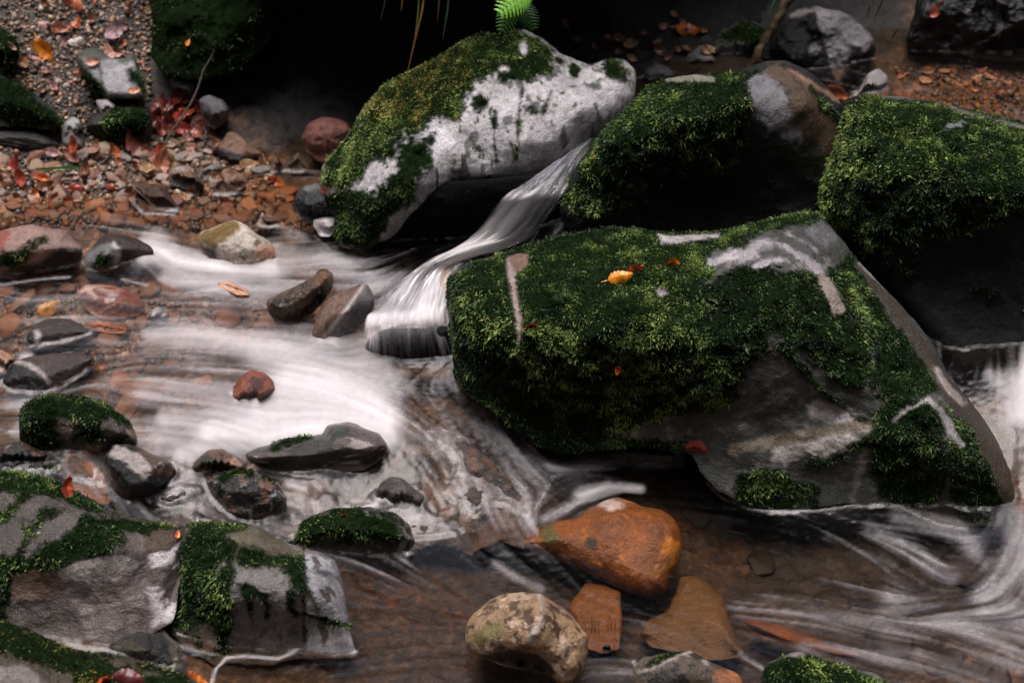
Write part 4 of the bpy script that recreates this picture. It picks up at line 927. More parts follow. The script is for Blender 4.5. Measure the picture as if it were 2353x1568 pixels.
rock("stone", "dark olive stone low in the gap left of the grey block", c8((960,1230),(1180,1090),(1400,1040),(1560,1080),(1700,1200),(1760,1400),(1650,1560),(1350,1500),(1150,1350)), .0, tilt=35, bulge=.04, facet=5, thick=.08, base=(.055,.045,.025), rough=.2, rgh=.012, freq=20, paint=[('speck', None, (.25,.22,.2), .38, 28, (1,1,1)), ('speck', None, (.012,.012,.010), .1, 14, (1,1,1))], group=FG)
# --- lower pool
rock("stone", "big orange stone rising from the dark lower pool", c11((690,700),(690,660),(730,632),(800,580),(920,540),(1020,530),(1080,480),(1170,430),(1230,405),(1290,393),(1370,420),(1450,455),(1570,470),(1650,530),(1690,620),(1702,720),(1680,810),(1630,900),(1600,990),(1480,1030),(1380,1005),(1250,945),(1050,845),(850,770),(740,730)), -.05, tilt=30, bulge=.055, D=62, thick=.06, sit=False, base=(.24,.068,.010), rough=.25, rgh=.007, freq=14, step=3.2, anchor=c11((1480,1020))[0], center=c11((1280,720))[0],
  ctrl=[(*c11((1200,600))[0], .03), (*c11((1500,650))[0], .03), (*c11((1250,460))[0], .02), (*c11((900,640))[0], .02), (*c11((1400,850))[0], .02)],
  paint=[('speck', None, (.18,.055,.010), .12, 10, (1,1,1)), ('speck', None, (.42,.13,.015), .34, 12, (1,1,1)), ('col', (*c11((1120,690))[0], 16, 14), (.05,.02,.008), 8), ('col', (*c11((860,640))[0], 26, 22), (.10,.075,.018), 12), ('col', (*c11((1250,440))[0], 26, 13), (.55,.4,.33), 5), ('wet', (*c11((1250,440))[0], 30, 16), .12), ('col', c11((1500,800),(1700,700),(1640,920),(1480,1040),(1380,1000)), (.22,.075,.015), 14)], group='stones in the lower pool')
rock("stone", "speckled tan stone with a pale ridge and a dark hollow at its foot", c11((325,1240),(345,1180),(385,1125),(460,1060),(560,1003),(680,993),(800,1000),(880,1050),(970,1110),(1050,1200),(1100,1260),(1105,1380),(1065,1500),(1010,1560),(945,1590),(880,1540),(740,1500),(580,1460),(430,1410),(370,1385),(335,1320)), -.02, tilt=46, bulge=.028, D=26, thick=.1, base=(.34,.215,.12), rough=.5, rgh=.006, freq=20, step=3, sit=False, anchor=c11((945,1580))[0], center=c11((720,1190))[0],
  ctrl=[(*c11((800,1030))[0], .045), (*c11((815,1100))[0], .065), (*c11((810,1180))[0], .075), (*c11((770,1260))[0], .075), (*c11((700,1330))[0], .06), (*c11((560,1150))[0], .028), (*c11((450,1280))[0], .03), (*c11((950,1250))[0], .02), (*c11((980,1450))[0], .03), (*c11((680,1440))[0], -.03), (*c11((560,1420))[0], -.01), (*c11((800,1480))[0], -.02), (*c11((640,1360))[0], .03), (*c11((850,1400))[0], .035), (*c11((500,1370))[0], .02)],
  paint=[('speck', None, (.10,.055,.03), .12, 36, (1,1,1)), ('speck', None, (.5,.36,.26), .35, 26, (1,1,1)), ('col', ('l', c11((800,1020),(820,1130),(780,1230),(730,1290)), 7), (.55,.44,.36), 6), ('col', (*c11((480,1250))[0], 40, 20, -30), (.2,.15,.05), 10), ('col', c11((420,1400),(560,1365),(640,1352),(780,1385),(860,1440),(910,1510),(860,1530),(600,1465)), (.015,.012,.010), 2)], group='stones in the lower pool')  # near-black hollow paint mixes shade with dark wet stone
rock("stone", "amber stone under the clear water beside the tan stone", c11((970,1090),(1090,935),(1200,945),(1310,990),(1322,1200),(1300,1350),(1200,1385),(1080,1340),(1030,1220)), -.07, tilt=10, bulge=.02, D=20, thick=.05, base=(.17,.065,.015), rough=.5, group='stones in the lower pool')
rock("stone", "large olive-tan stone lying submerged in the lower pool", c11((1680,900),(1800,885),(1890,960),(1960,1030),(2000,1180),(2050,1300),(2100,1400),(1900,1430),(1700,1390),(1500,1340),(1430,1260),(1480,1170),(1600,1120),(1660,1000)), -.075, tilt=8, bulge=.03, D=26, thick=.05, base=(.125,.068,.024), rough=.5, group='stones in the lower pool')
rock("stone", "long orange-brown stone under the rippling lower pool", c12((580,1170),(700,1175),(850,1210),(1000,1265),(1150,1340),(1300,1370),(1340,1410),(1150,1420),(900,1350),(700,1265),(610,1220)), -.06, tilt=8, bulge=.02, D=14, thick=.04, base=(.17,.055,.014), rough=.5, group='stones in the lower pool')
rock("stone", "brown-grey stone with a pale crest beside the near edge of the pool", c11((1380,1480),(1400,1450),(1450,1405),(1600,1378),(1680,1365),(1760,1368),(1850,1420),(1960,1470),(2060,1510),(2090,1580),(2060,1720),(1450,1720),(1400,1560)), -.0, tilt=45, bulge=.04, facet=5, thick=.1, base=(.10,.075,.055), rough=.4, anchor=c11((1700,1640))[0], paint=[('col', ('l', c11((1430,1500),(1560,1450),(1680,1390),(1780,1375),(1850,1440)), 5), (.4,.35,.32), 5), ('moss', c11((1390,1470),(1600,1370),(1740,1360),(1640,1410),(1480,1470)), .42, 8), ('speck', None, (.02,.018,.016), .1, 18, (1,1,1)), ('col', (*c11((1990,1530))[0], 34, 22), (.32,.12,.05), 8)], group='stones in the lower pool', blade=(.005,.0018))
rock("rock", "bright green mossy rock rising from the near edge of the pool", c12((670,1600),(690,1520),(720,1450),(800,1405),(900,1370),(1000,1388),(1150,1440),(1250,1480),(1400,1500),(1490,1560),(1500,1720),(670,1720)), -.0, tilt=45, bulge=.05, thick=.12, base=(.12,.11,.10), rough=.5, anchor=c12((1050,1640))[0], paint=[('moss', c12((660,1640),(720,1440),(860,1390),(950,1400),(1000,1380),(1260,1470),(1500,1560),(1500,1740),(660,1740)), .52, 10), ('bare', (*c12((900,1385))[0], 18, 5), 0, 3), ('col', (*c12((900,1385))[0], 18, 6), (.3,.28,.27), 3)], group='stones in the lower pool', dens=120000, blade=(.008,.0022))
rock("stone", "small glossy black pebble on the rim of the amber stone", c11((1190,1360),(1200,1330),(1225,1318),(1245,1330),(1250,1365),(1225,1385)), .0, tilt=45, bulge=.012, thick=.02, base=(.012,.012,.014), rough=.1, step=2, group='stones in the lower pool')

#@@PART2
# ------------------------------------------------------------------ placing things on what is already built
bpy.context.view_layer.update()
DG = bpy.context.evaluated_depsgraph_get()

def hit(x, y):
    """what stands along the line of sight at a position of the photograph: point, normal"""
    d = dirs([(x, y)])[0]
    ok, loc, nor, _, ob, _ = scene.ray_cast(DG, Vector(CAM), Vector(d))
    if not ok: return None
    if nor.dot(Vector(d)) > 0: nor = -nor
    return loc, nor, ob

PXM = lambda p: np.linalg.norm(np.array(p) - CAM) / FV      # metres per photograph unit at p

# ------------------------------------------------------------------ pebbles and gravel
def ico(sub):
    import bmesh
    bm = bmesh.new(); bmesh.ops.create_icosphere(bm, subdivisions=sub, radius=1)
    v = np.array([p.co[:] for p in bm.verts]); f = np.array([[q.index for q in p.verts] for p in bm.faces]); bm.free()
    return v, f
IV1, IF1 = ico(1); IV2, IF2 = ico(2); IV3, IF3 = ico(3)

def stone_shape(seed, V_, flat=.6, ang=.5):
    r = np.random.default_rng(seed)
    v = V_.copy()
    for _ in range(7):                                        # chop facets
        u = r.normal(size=3); u /= np.linalg.norm(u)
        d = v @ u; lim = r.uniform(.45, .85)
        v = v - np.clip(d - lim, 0, 9)[:, None] * u * ang * 1.6
    v = v * (1 + .16 * fbm(v * 1.3 + seed, 3, seed)[:, None])
    v = v * np.array([r.uniform(.85, 1.3), r.uniform(.7, 1.0), flat * r.uniform(.8, 1.2)])
    return v

PEB_DRY = mat_stone("pebble_skin", [(.34,.24,.16), (.16,.09,.06), (.45,.36,.29), (.10,.07,.055), (.26,.13,.08), (.20,.18,.17), (.40,.27,.19), (.14,.055,.035)], .3)
PEB_WET = mat_stone("sunken_pebble_skin", [(.26,.10,.035), (.12,.05,.02), (.34,.15,.06), (.08,.04,.02), (.20,.08,.04), (.16,.11,.06)], .4)

PEB_DEEP = mat_stone("deep_pebble_skin", [(.026,.012,.004), (.014,.007,.003), (.042,.018,.006), (.010,.006,.003), (.022,.012,.006)], .5)
pmesh = {}
def pebble_mesh(k, wet):
    if (k, wet) not in pmesh:
        o = mesh("pebble", stone_shape(200 + k, IV3, .55 if not wet else .4), [IF3], (PEB_DEEP if wet == 2 else PEB_WET) if wet else PEB_DRY, True)
        pmesh[(k, wet)] = o.data
        bpy.data.objects.remove(o)
    return pmesh[(k, wet)]

def pebble(p, n, r, wet, label, group, k):
    me = pebble_mesh(k, wet)
    o = bpy.data.objects.new("pebble", me)
    scene.collection.objects.link(o)
    q = Vector((0, 0, 1)).lerp(Vector(n), .7).normalized().to_track_quat('Z', 'Y')
    from mathutils import Quaternion
    q = q @ Quaternion((0, 0, 1), random.uniform(0, 6.28)) @ Quaternion((1, 0, 0), random.gauss(0, .25))
    o.rotation_mode = 'QUATERNION'; o.rotation_quaternion = q
    o.location = Vector(p) + Vector(n) * r * .15
    s = r * random.uniform(.85, 1.15)
    o.scale = (s, s, s)
    tag(o, label, "pebble", group)
    return o

def scatter(poly, n, seed, mind=0):
    r = np.random.default_rng(seed)
    P = np.array(poly); lo, hi = P.min(0), P.max(0)
    out = []
    tries = 0
    while len(out) < n and tries < n * 60:
        tries += 1
        q = lo + r.random(2) * (hi - lo)
        if not inside(poly, q[None])[0]: continue
        if mind and out and (np.hypot(*(np.array(out) - q).T) < mind).any(): continue
        out.append(q)
    return out

SHORE = V((0,355),(150,360),(250,340),(380,330),(470,300),(600,360),(640,420),(560,470),(400,470),(200,465),(0,470))
SLOPE = V((0,0),(345,0),(352,90),(345,130),(330,140),(200,130),(190,170),(200,215),(150,250),(60,200),(40,150),(0,60))
SHALLOW = V((0,455),(200,470),(420,480),(560,470),(650,430),(720,450),(680,500),(500,520),(300,510),(120,500),(0,515))
k = 0
for q in scatter(SHORE, 150, 3, 11):
    h = hit(*q)
    if not h or h[2].name != 'stream_bed': continue
    pebble(h[0], h[1], random.uniform(.008, .027), False, "wet brown or buff pebble lying among fallen leaves on the shore", "pebbles of the leafy shore", k % 14); k += 1
for q in scatter(SLOPE, 60, 4, 14):
    h = hit(*q)
    if not h or h[2].name != 'stream_bed': continue
    pebble(h[0], h[1], random.uniform(.006, .011), False, "small pale pebble in the gravel of the slope above the shore", "pebbles of the gravel slope", k % 14); k += 1
for q in scatter(SHALLOW, 75, 5, 15):
    h = hit(*q)
    if not h or h[2].name != 'stream_bed': continue
    pebble(h[0], h[1], random.uniform(.012, .028), True, "rusty brown pebble under the clear shallows by the shore", "pebbles under the shallow water", k % 14); k += 1

def gravel(name, label, polys, mat, flat, cols, rmin, rmax, seed):
    r = np.random.default_rng(seed)
    vs, fs, cs = [], [], []; nv = 0
    shapes = [stone_shape(400 + i, IV1, flat, .4) for i in range(16)]
    for poly, n in polys:
        for q in scatter(poly, n, seed + 1):
            d = dirs([q])[0]
            h = hit(*q)
            if not h or h[2].name != 'stream_bed': continue
            s = rmin * (rmax / rmin) ** (r.random() ** 1.6)
            a = r.random() * 6.28; ca, sa = math.cos(a), math.sin(a)
            v = shapes[r.integers(16)] * s
            v = np.column_stack([v[:, 0] * ca - v[:, 1] * sa, v[:, 0] * sa + v[:, 1] * ca, v[:, 2]]) @ np.array(Vector(h[1]).to_track_quat('Z', 'Y').to_matrix()).T
            vs.append(v + np.array(h[0]) + np.array(h[1]) * s * .2)
            fs.append(IF1 + nv); nv += len(v)
            cs.append(np.tile(np.array(cols[r.integers(len(cols))]) * r.uniform(.6, 1.25), (len(v), 1)))
    o = mesh(name, np.vstack(vs), [np.vstack(fs)], mat, True, {"Col": np.vstack(cs)})
    o['kind'] = 'stuff'; o['label'] = label
    return o
GC = [(.34,.22,.13), (.20,.12,.07), (.42,.32,.24), (.07,.05,.04), (.09,.06,.04), (.05,.04,.035), (.30,.14,.08), (.16,.15,.14), (.03,.026,.022), (.26,.17,.10), (.04,.03,.025)]
gravel("gravel", "loose fine gravel covering the slope and shore", [(V((-10,-10),(352,-10),(356,110),(345,140),(350,330),(150,360),(-10,350)), 2900), (V((0,330),(380,310),(480,290),(620,350),(640,420),(560,470),(0,480)), 1700)], GRAVEL, .7, GC, .0028, .0105, 50)
BC = [(.10,.05,.02), (.16,.07,.025), (.05,.03,.015), (.07,.04,.03), (.13,.09,.06), (.03,.02,.012)]
gravel("bed_gravel", "brown gravel lying on the bed under the stream", [(V((0,470),(700,450),(720,540),(0,520)), 700), (V((0,640),(400,650),(900,700),(600,800),(300,840),(0,900)), 700), (V((2030,140),(2352,170),(2352,290),(2120,230)), 250)], GRAVEL, .5, BC, .005, .016, 60)

# cobbles on the bed, seen through the moving water
def cobbles(poly, n, seed, mind, r0, r1, lab, grp, wet=True):
    k = 0
    for q in scatter(poly, n, seed, mind):
        h = hit(*q)
        if not h or h[2].name != 'stream_bed': continue
        o = pebble(h[0], h[1], random.uniform(r0, r1), wet, lab, grp, k % 14); k += 1
        o.name = "cobble"; o['category'] = "cobble"
cobbles(V((0,640),(350,600),(480,680),(700,690),(640,760),(420,760),(420,850),(520,900),(300,960),(240,900),(330,800),(0,800)), 34, 21, 48, .022, .045, "brown cobble showing dimly through the fast water of the left stream", "cobbles under the fast water")
cobbles(V((640,700),(720,760),(560,770)), 5, 22, 40, .02, .035, "reddish cobble under the ripples between the driftwood and the ribbed red stone", "cobbles near the driftwood", False)
cobbles(V((240,505),(480,480),(700,500),(560,540),(480,530),(330,530)), 14, 23, 40, .02, .035, "brown cobble in the shallows where the ripples begin", "cobbles where the ripples begin")
cobbles(V((1580,1150),(1900,1220),(2200,1300),(2352,1450),(2300,1560),(1900,1560),(1800,1350),(1620,1330)), 11, 25, 110, .025, .06, "dark brown cobble deep under the lower pool", "cobbles deep in the lower pool", 2)

# ------------------------------------------------------------------ fallen leaves
def leaf_mesh(seed, col, curl, lobed=False):
    r = np.random.default_rng(seed)
    nu, nv = 15, 7
    u = np.linspace(0, 1, nu); v = np.linspace(-1, 1, nv)
    U, W = np.meshgrid(u, v, indexing='ij')
    wid = .30 * np.sin(np.pi * np.clip(U, 0, 1) ** .85) ** .75 * (1 - .25 * U)
    wid = wid * (1 + .10 * np.sin(U * 40) * (np.abs(W) > .9))
    if lobed: wid = wid * (1 + .45 * np.cos(U * 19))
    x = U - .5; y = W * wid
    z = .12 * np.abs(W) ** 1.4 * wid / .3 * (1 if r.random() < .6 else -1) + curl * (x * x * 1.6 + r.normal() * .25 * x * W) + .035 * np.sin(U * 30) * np.abs(W)
    z += .10 * fbm(np.column_stack([x.ravel() * 2, y.ravel() * 2, np.full(x.size, seed)]), 2, seed).reshape(x.shape)
    p = np.column_stack([x.ravel(), y.ravel(), z.ravel()])
    # stalk
    sx = np.array([-.5, -.62, -.75]); st = np.array([[[a, b * .012, .02 * i * r.normal()] for b in (-1, 1)] for i, a in enumerate(sx)]).reshape(-1, 3)
    n0 = len(p)
    cc = np.tile(np.array(col, float), (n0 + 6, 1))
    nn = fbm(np.vstack([p, st]) * 5 + seed, 3, seed)
    cc = cc * (1 + .6 * nn[:, None])
    mid = np.exp(-(W.ravel() / .10) ** 2)
    cc[:n0] *= (1 - .35 * mid)[:, None]
    return np.vstack([p, st]), [grid_faces(nu, nv), n0 + grid_faces(3, 2)], np.clip(cc, 0, 1)

def leaf(x, y, L, ang, col, label, group=None, tilt=.35, curl=.5, lift=.004, lobed=False, stand=0, parts=True, cat="leaf"):
    h = hit(x, y)
    if not h: return
    p, n, _ = h
    size = L * PXM(p)
    vtx, f, cc = leaf_mesh(random.randrange(10 ** 6), col, curl, lobed)
    o = mesh("fallen_leaf", vtx * size, f, LEAF, True, {"Col": cc})
    nn = (Vector(n) + Vector((random.gauss(0, tilt * .5), -tilt * .6 - stand, random.gauss(0, .2)))).normalized()
    a = R(ang)
    xd = Vector((math.cos(a), math.sin(a) * .5, math.sin(a) * .85))
    xd = (xd - nn * xd.dot(nn)).normalized()
    yd = nn.cross(xd)
    from mathutils import Matrix
    o.matrix_world = Matrix(((xd.x, yd.x, nn.x, p.x + nn.x * lift), (xd.y, yd.y, nn.y, p.y + nn.y * lift), (xd.z, yd.z, nn.z, p.z + nn.z * lift), (0, 0, 0, 1)))
    tag(o, label, cat, group)
    return o
LR = (.30,.05,.025); LO = (.62,.17,.02); LY = (.75,.32,.03); LP = (.42,.20,.17); LB = (.16,.06,.03); LT = (.45,.28,.15); LD = (.12,.022,.018)
BL = "fallen leaves on the big boulder"
leaf(1421, 640, 62, 15, (.85,.30,.015), "bright orange leaf lying on the big front boulder's moss", BL, .9, .3, .016, stand=.3)
leaf(1454, 602, 56, 60, (.42,.06,.015), "red-brown leaf propped behind the orange leaf on the big boulder", BL, .1, .3, .03, stand=1.1)
leaf(1545, 596, 48, 3, (.70,.13,.02), "narrow orange-red rolled leaf on the big boulder's upper moss", BL, .2, 1.6, .008)
leaf(1212, 738, 42, 40, (.45,.07,.02), "small red leaf stuck in the moss beside the pale streak of bare rock", BL, .6, .5, .01)
leaf(1610, 1022, 62, 8, (.24,.035,.03), "dark red leaf with a white glint at the ledge's left tip", None, .5, .3, .012)
leaf(1600, 1064, 34, -20, (.18,.02,.015), "small dark red leaf just under the ledge's tip", None, .5, .3, .006)
leaf(1420, 840, 26, 80, (.6,.12,.02), "thin orange leaf sliver standing in dark moss on the big boulder's front", BL, .5, .9, .008)
leaf(140, 1124, 56, 75, (.30,.035,.012), "red three-cornered leaf standing on the wide slab rock's crest", None, .9, .6, .02, stand=.8)
leaf(403, 1229, 22, 60, (.9,.22,.05), "tiny bright orange leaf beside the wide slab rock", None, .6, .3, .006)
leaf(232, 1553, 62, -45, (.55,.09,.02), "orange leaf edge lying on the near corner rock", None, .5, .6, .008)
leaf(300, 1557, 74, -12, (.14,.03,.03), "dark maroon leaf lying on the near corner rock", None, .4, .4, .006)
leaf(443, 1560, 60, -18, (.75,.22,.02), "amber leaf in the gap between the corner rock and the grey block", None, .5, .6, .008)
leaf(805, 1178, 40, -25, (.42,.05,.02), "small red leaf on the crest of the low olive rock", None, .6, .5, .008)
leaf(740, 432, 34, -40, (.5,.13,.10), "pinkish red leaf hanging on the black stone at the pale boulder's foot", None, .7, .7, .012, stand=.4)
leaf(115, 712, 60, 35, (.55,.30,.03), "yellow leaf caught among the ripples near the left border", None, .5, .5, .02)
leaf(122, 113, 68, -50, (.75,.24,.02), "large orange leaf standing upright on the gravel slope", None, .9, .5, .022, stand=.8)
leaf(176, 98, 40, 20, (.55,.48,.46), "white-backed wet leaf on the gravel slope right of the orange leaf", None, .5, .5, .01)
leaf(110, 62, 40, -15, LP, "dull pink curled leaf above the orange leaf", None, .5, .8, .01)
leaf(147, 66, 42, -5, (.45,.2,.14), "rosy leaf with a shaded hollow beneath, upper slope", None, .5, .8, .01)
leaf(176, 58, 30, 60, (.55,.15,.06), "small orange-red leaf at the right end of a row of three", None, .6, .5, .01)
leaf(270, 72, 62, 50, (.48,.32,.34), "pale lilac-red crumpled leaf on the right of the gravel slope", None, .6, .9, .014)
leaf(180, 16, 60, -30, (.40,.12,.06), "rust-red crumpled leaf at the slope's upper border", None, .6, .9, .014)
leaf(60, 148, 44, -35, (.34,.16,.06), "brown leaf folded over beside the mossy dark boulder", None, .6, .9, .012)
leaf(218, 143, 34, 10, (.55,.26,.17), "salmon leaf lying on the top of the pale slab face", None, .4, .6, .006)
leaf(262, 128, 56, -35, (.5,.25,.18), "long pinkish leaf lying over the slab's upper edge", None, .4, .6, .008)
leaf(309, 208, 30, 10, (.8,.4,.25), "small peach leaf on the slab face's lower right", None, .4, .5, .006)
leaf(178, 328, 44, 75, (.40,.08,.04), "curled red-brown leaf leaning on the light grey upright stone", None, .8, .8, .012, stand=.5)
leaf(1580, 70, 60, -10, (.5,.12,.02), "orange leaf on the dark ledge behind the pale boulder", None, .5, .5, .008)
leaf(2150, 20, 44, 50, (.30,.06,.045), "rounded red leaf stuck on the black glistening rock face", None, .6, .3, .006)
leaf(1920, 205, 62, -35, (.75,.28,.10), "peach-orange leaf wedged beneath the jagged black rock", None, .5, .3, .006)
leaf(432, 100, 18, 70, (.8,.28,.02), "tiny yellow leaf alone against the dark undercut bank", None, .4, .3, .004)
leaf(447, 253, 20, 60, (.85,.34,.02), "tiny amber leaf glowing among the dark red leaves", None, .4, .3, .012)
leaf(32, 385, 56, 30, (.35,.05,.035), "shiny crimson leaf on the pebbles by the layered slate", None, .6, .9, .016)
leaf(100, 408, 34, -20, (.75,.17,.05), "vivid orange leaf scrap on the pebbles by the green blade", None, .6, .6, .012)
leaf(327, 345, 100, -8, (.20,.05,.03), "long dark rust-red leaf curled over the pebbles near the twig's foot", None, .2, .3, .016)
leaf(370, 372, 70, 75, (.55,.22,.14), "tall curled pink-brown leaf at the foot of the twig", None, .8, .7, .016, stand=.4)
leaf(130, 348, 40, -10, (.5,.3,.27), "pale pink leaf below the light grey upright stone", None, .5, .8, .012)
leaf(175, 362, 46, -40, (.55,.26,.2), "salmon crumpled leaf among the mid-shore pebbles", None, .5, .9, .012)
leaf(655, 515, 34, 40, (.6,.25,.06), "orange sliver of leaf in the shallows by the black stone", None, .4, .5, .006)
for i, q in enumerate(scatter(V((355,235),(420,210),(470,240),(480,300),(440,310),(370,305)), 22, 11, 12)):
    leaf(q[0], q[1], random.uniform(34, 58), random.uniform(-90, 90), random.choice([LR, LD, (.20,.05,.035), (.34,.10,.07), LR]), "dark red wet leaf heaped against the dim grey rocks by the twig", "heap of red leaves by the twig", .7, .8, random.uniform(.006, .03))
for i, q in enumerate(scatter(SHORE, 46, 12, 22)):
    leaf(q[0], q[1], random.uniform(24, 46), random.uniform(-90, 90), random.choice([LR, LP, LB, LT, LB, (.50,.14,.05), (.35,.17,.12)]), "brown or reddish fallen leaf among the pebbles of the shore", "leaf litter on the shore", .6, .9, random.uniform(.006, .016))
for i, q in enumerate(scatter(SLOPE, 22, 13, 26)):
    leaf(q[0], q[1], random.uniform(18, 34), random.uniform(-90, 90), random.choice([LP, LB, LT, (.45,.13,.06)]), "small withered leaf scattered over the fine gravel of the slope", "leaf litter on the gravel slope", .6, .9, random.uniform(.004, .010))
for i, q in enumerate(scatter(V((1290,60),(1620,30),(1640,120),(1480,150),(1340,120)), 22, 14, 16)):
    leaf(q[0], q[1], random.uniform(18, 42), random.uniform(-60, 40), random.choice([LB, LT, (.25,.12,.08), (.10,.05,.03)]), "dim brown leaf littering the dark ledge behind the pale boulder", "leaf litter on the dark ledge", .5, .7, .006)
for i, q in enumerate(scatter(V((2050,140),(2200,150),(2352,200),(2352,270),(2200,210),(2060,180)), 14, 15, 20)):
    leaf(q[0], q[1], random.uniform(18, 40), random.uniform(-40, 40), random.choice([(.4,.17,.08), (.5,.3,.2), LB]), "brown leaf soaking in the upper pool", "leaves soaking in the upper pool", .3, .4, .01)

# ------------------------------------------------------------------ twig, root, grass, fern, green blade
def tube(name, pts, rad, col, mat, nseg=8, wob=.0, seed=0):
    pts = np.array(pts, float)
    t = np.linspace(0, len(pts) - 1, (len(pts) - 1) * 8 + 1)
    P = np.stack([np.interp(t, np.arange(len(pts)), pts[:, k]) for k in range(3)], 1)
    for _ in range(4):
        P[1:-1] = .25 * P[:-2] + .5 * P[1:-1] + .25 * P[2:]
    rr_ = np.interp(np.linspace(0, 1, len(P)), np.linspace(0, 1, len(rad)), rad)
    T = np.gradient(P, axis=0); T /= np.linalg.norm(T, axis=1)[:, None]
    A = np.cross(T, [0.3, 1, .2]); A /= np.linalg.norm(A, axis=1)[:, None]
    B = np.cross(T, A)
    an = np.linspace(0, 2 * np.pi, nseg, endpoint=False)
    v = P[:, None] + rr_[:, None, None] * (np.cos(an)[None, :, None] * A[:, None] + np.sin(an)[None, :, None] * B[:, None])
    v = v.reshape(-1, 3)
    if wob:
        v = v + (v - np.repeat(P, nseg, 0)) * (fbm(v * 40, 3, seed) * wob)[:, None]
    cc = np.tile(np.array(col, float), (len(v), 1)) * (1 + .5 * fbm(v * 30, 3, seed))[:, None]
    return mesh(name, v, [grid_faces(len(P), nseg, True)], mat, True, {"Col": np.clip(cc, 0, 1)})

h = hit(378, 346)
tb = np.linalg.norm(np.array(h[0]) - CAM) + .01
tw = c1((1480,340),(1460,390),(1430,440),(1400,490),(1385,550),(1365,610),(1330,690),(1280,775),(1220,860),(1170,930),(1145,990),(1133,1040))
tw = [at_t(x, y, tb - .10 + .10 * i / (len(tw) - 1)) for i, (x, y) in enumerate(tw)]
o = tube("twig", tw, [.0012, .0022, .0028, .0032, .0032], (.13,.115,.11), WOOD, 7, .3, 3)
tag(o, "long thin grey twig leaning up from the pebbles past the red leaves", "twig")
h = hit(*g3((1490, 690))[0]); t1 = np.linalg.norm(np.array(h[0]) - CAM) - .015
o = tube("twig", [at_t(*q, t1) for q in g3((1510,690),(1440,760),(1370,830),(1330,930),(1260,1010),(1245,1080))], [.0035, .003, .0028, .002], (.05,.035,.028), WOOD, 7, .3, 4)
tag(o, "short dark crooked twig lying across the shore pebbles", "twig")
h = hit(*c3((640, 395))[0]); t1 = np.linalg.norm(np.array(h[0]) - CAM) - .01
o = tube("tree_root", [at_t(*q, t1 - .004 * i) for i, q in enumerate(c3((610,440),(660,360),(720,250),(760,170),(830,60),(900,-60),(980,-200),(1130,-700),(1200,-1200)))], [.011, .012, .012, .013, .014, .015], (.085,.065,.035), WOOD, 12, .5, 5)
tag(o, "mossy brown root slanting down between two rocks at the back", "root")

def strip(name, pts, wd, col, mat=GREEN, fold=.3):
    pts = np.array(pts, float)
    t = np.linspace(0, len(pts) - 1, (len(pts) - 1) * 6 + 1)
    P = np.stack([np.interp(t, np.arange(len(pts)), pts[:, k]) for k in range(3)], 1)
    for _ in range(3):
        P[1:-1] = .25 * P[:-2] + .5 * P[1:-1] + .25 * P[2:]
    s = np.linspace(0, 1, len(P))
    ww = wd * np.sin(np.pi * np.clip(.12 + .88 * s, 0, 1)) ** .6
    T = np.gradient(P, axis=0); T /= np.linalg.norm(T, axis=1)[:, None]
    S = np.cross(T, [0, 1, .4]); S /= np.linalg.norm(S, axis=1)[:, None]
    N = np.cross(S, T)
    v = np.stack([P - S * ww[:, None] + N * (ww * fold)[:, None], P, P + S * ww[:, None] + N * (ww * fold)[:, None]], 1).reshape(-1, 3)
    cc = np.tile(np.array(col, float), (len(v), 1)) * (1 + .4 * fbm(v * 20, 2, 5))[:, None]
    return mesh(name, v, [grid_faces(len(P), 3)], mat, True, {"Col": np.clip(cc, 0, 1)})

GRP = "grass blades hanging from the bank"
for i, (pts, col, lab) in enumerate([
    (c2((720,-40),(712,60),(680,190),(655,290),(630,400),(612,470)), (.16,.085,.02), "longest hanging grass blade, straw-brown, left of the pale boulder"),
    (c2((690,-40),(685,60),(672,180),(660,250)), (.06,.09,.02), "green grass blade hanging close beside the longest straw-brown one"),
    (c2((880,-40),(868,80),(850,180),(838,270)), (.02,.06,.025), "dark green grass blade hanging right of the straw-brown one"),
    (c2((820,-40),(812,60),(806,150)), (.05,.03,.012), "short brown grass blade between the straw-brown and dark green ones"),
    (c2((590,-40),(582,20),(574,80)), (.09,.05,.012), "very short brown grass blade hanging at the upper border"),
    (c2((448,140),(455,90),(470,40),(480,-40)), (.02,.02,.012), "faint dark grass blade furthest from the pale boulder"),
    (c3((735,95),(755,50),(775,10),(785,-40)), (.05,.22,.03), "bright green grass blade beside the leaning root"),
    (c3((1400,150),(1420,90),(1450,30),(1470,-40)), (.07,.032,.012), "brown grass blade against the bank right of the jagged black rock"),
    (c3((1360,120),(1370,70),(1380,30)), (.08,.03,.015), "stubby brown grass blade close by the jagged black rock"),
    (c3((1515,250),(1540,210),(1560,180)), (.06,.04,.025), "short pale grass stalk between the black rocks"),
    ]):
    if pts[-1][1] < -10: pts = pts[::-1]
    if pts[0][1] < -10: pts = [(pts[0][0] + 30, pts[0][1] - 420), (pts[0][0] + 8, pts[0][1] - 160)] + pts
    o = strip("grass_blade", [at_t(x, y, 4.22 + .02 * (i % 4)) for x, y in pts], .0022 if i else .0026, col)
    tag(o, lab, "grass", GRP)
h = hit(*g3((820, 900))[0]); t1 = np.linalg.norm(np.array(h[0]) - CAM) - .02
o = strip("grass_blade", [at_t(*q, t1) for q in g3((480,895),(600,900),(760,890),(900,875),(1040,870),(1120,905))], .0052, (.09,.34,.05), fold=.5)
tag(o, "single bright green leaf blade lying flat on the shore pebbles", "grass")

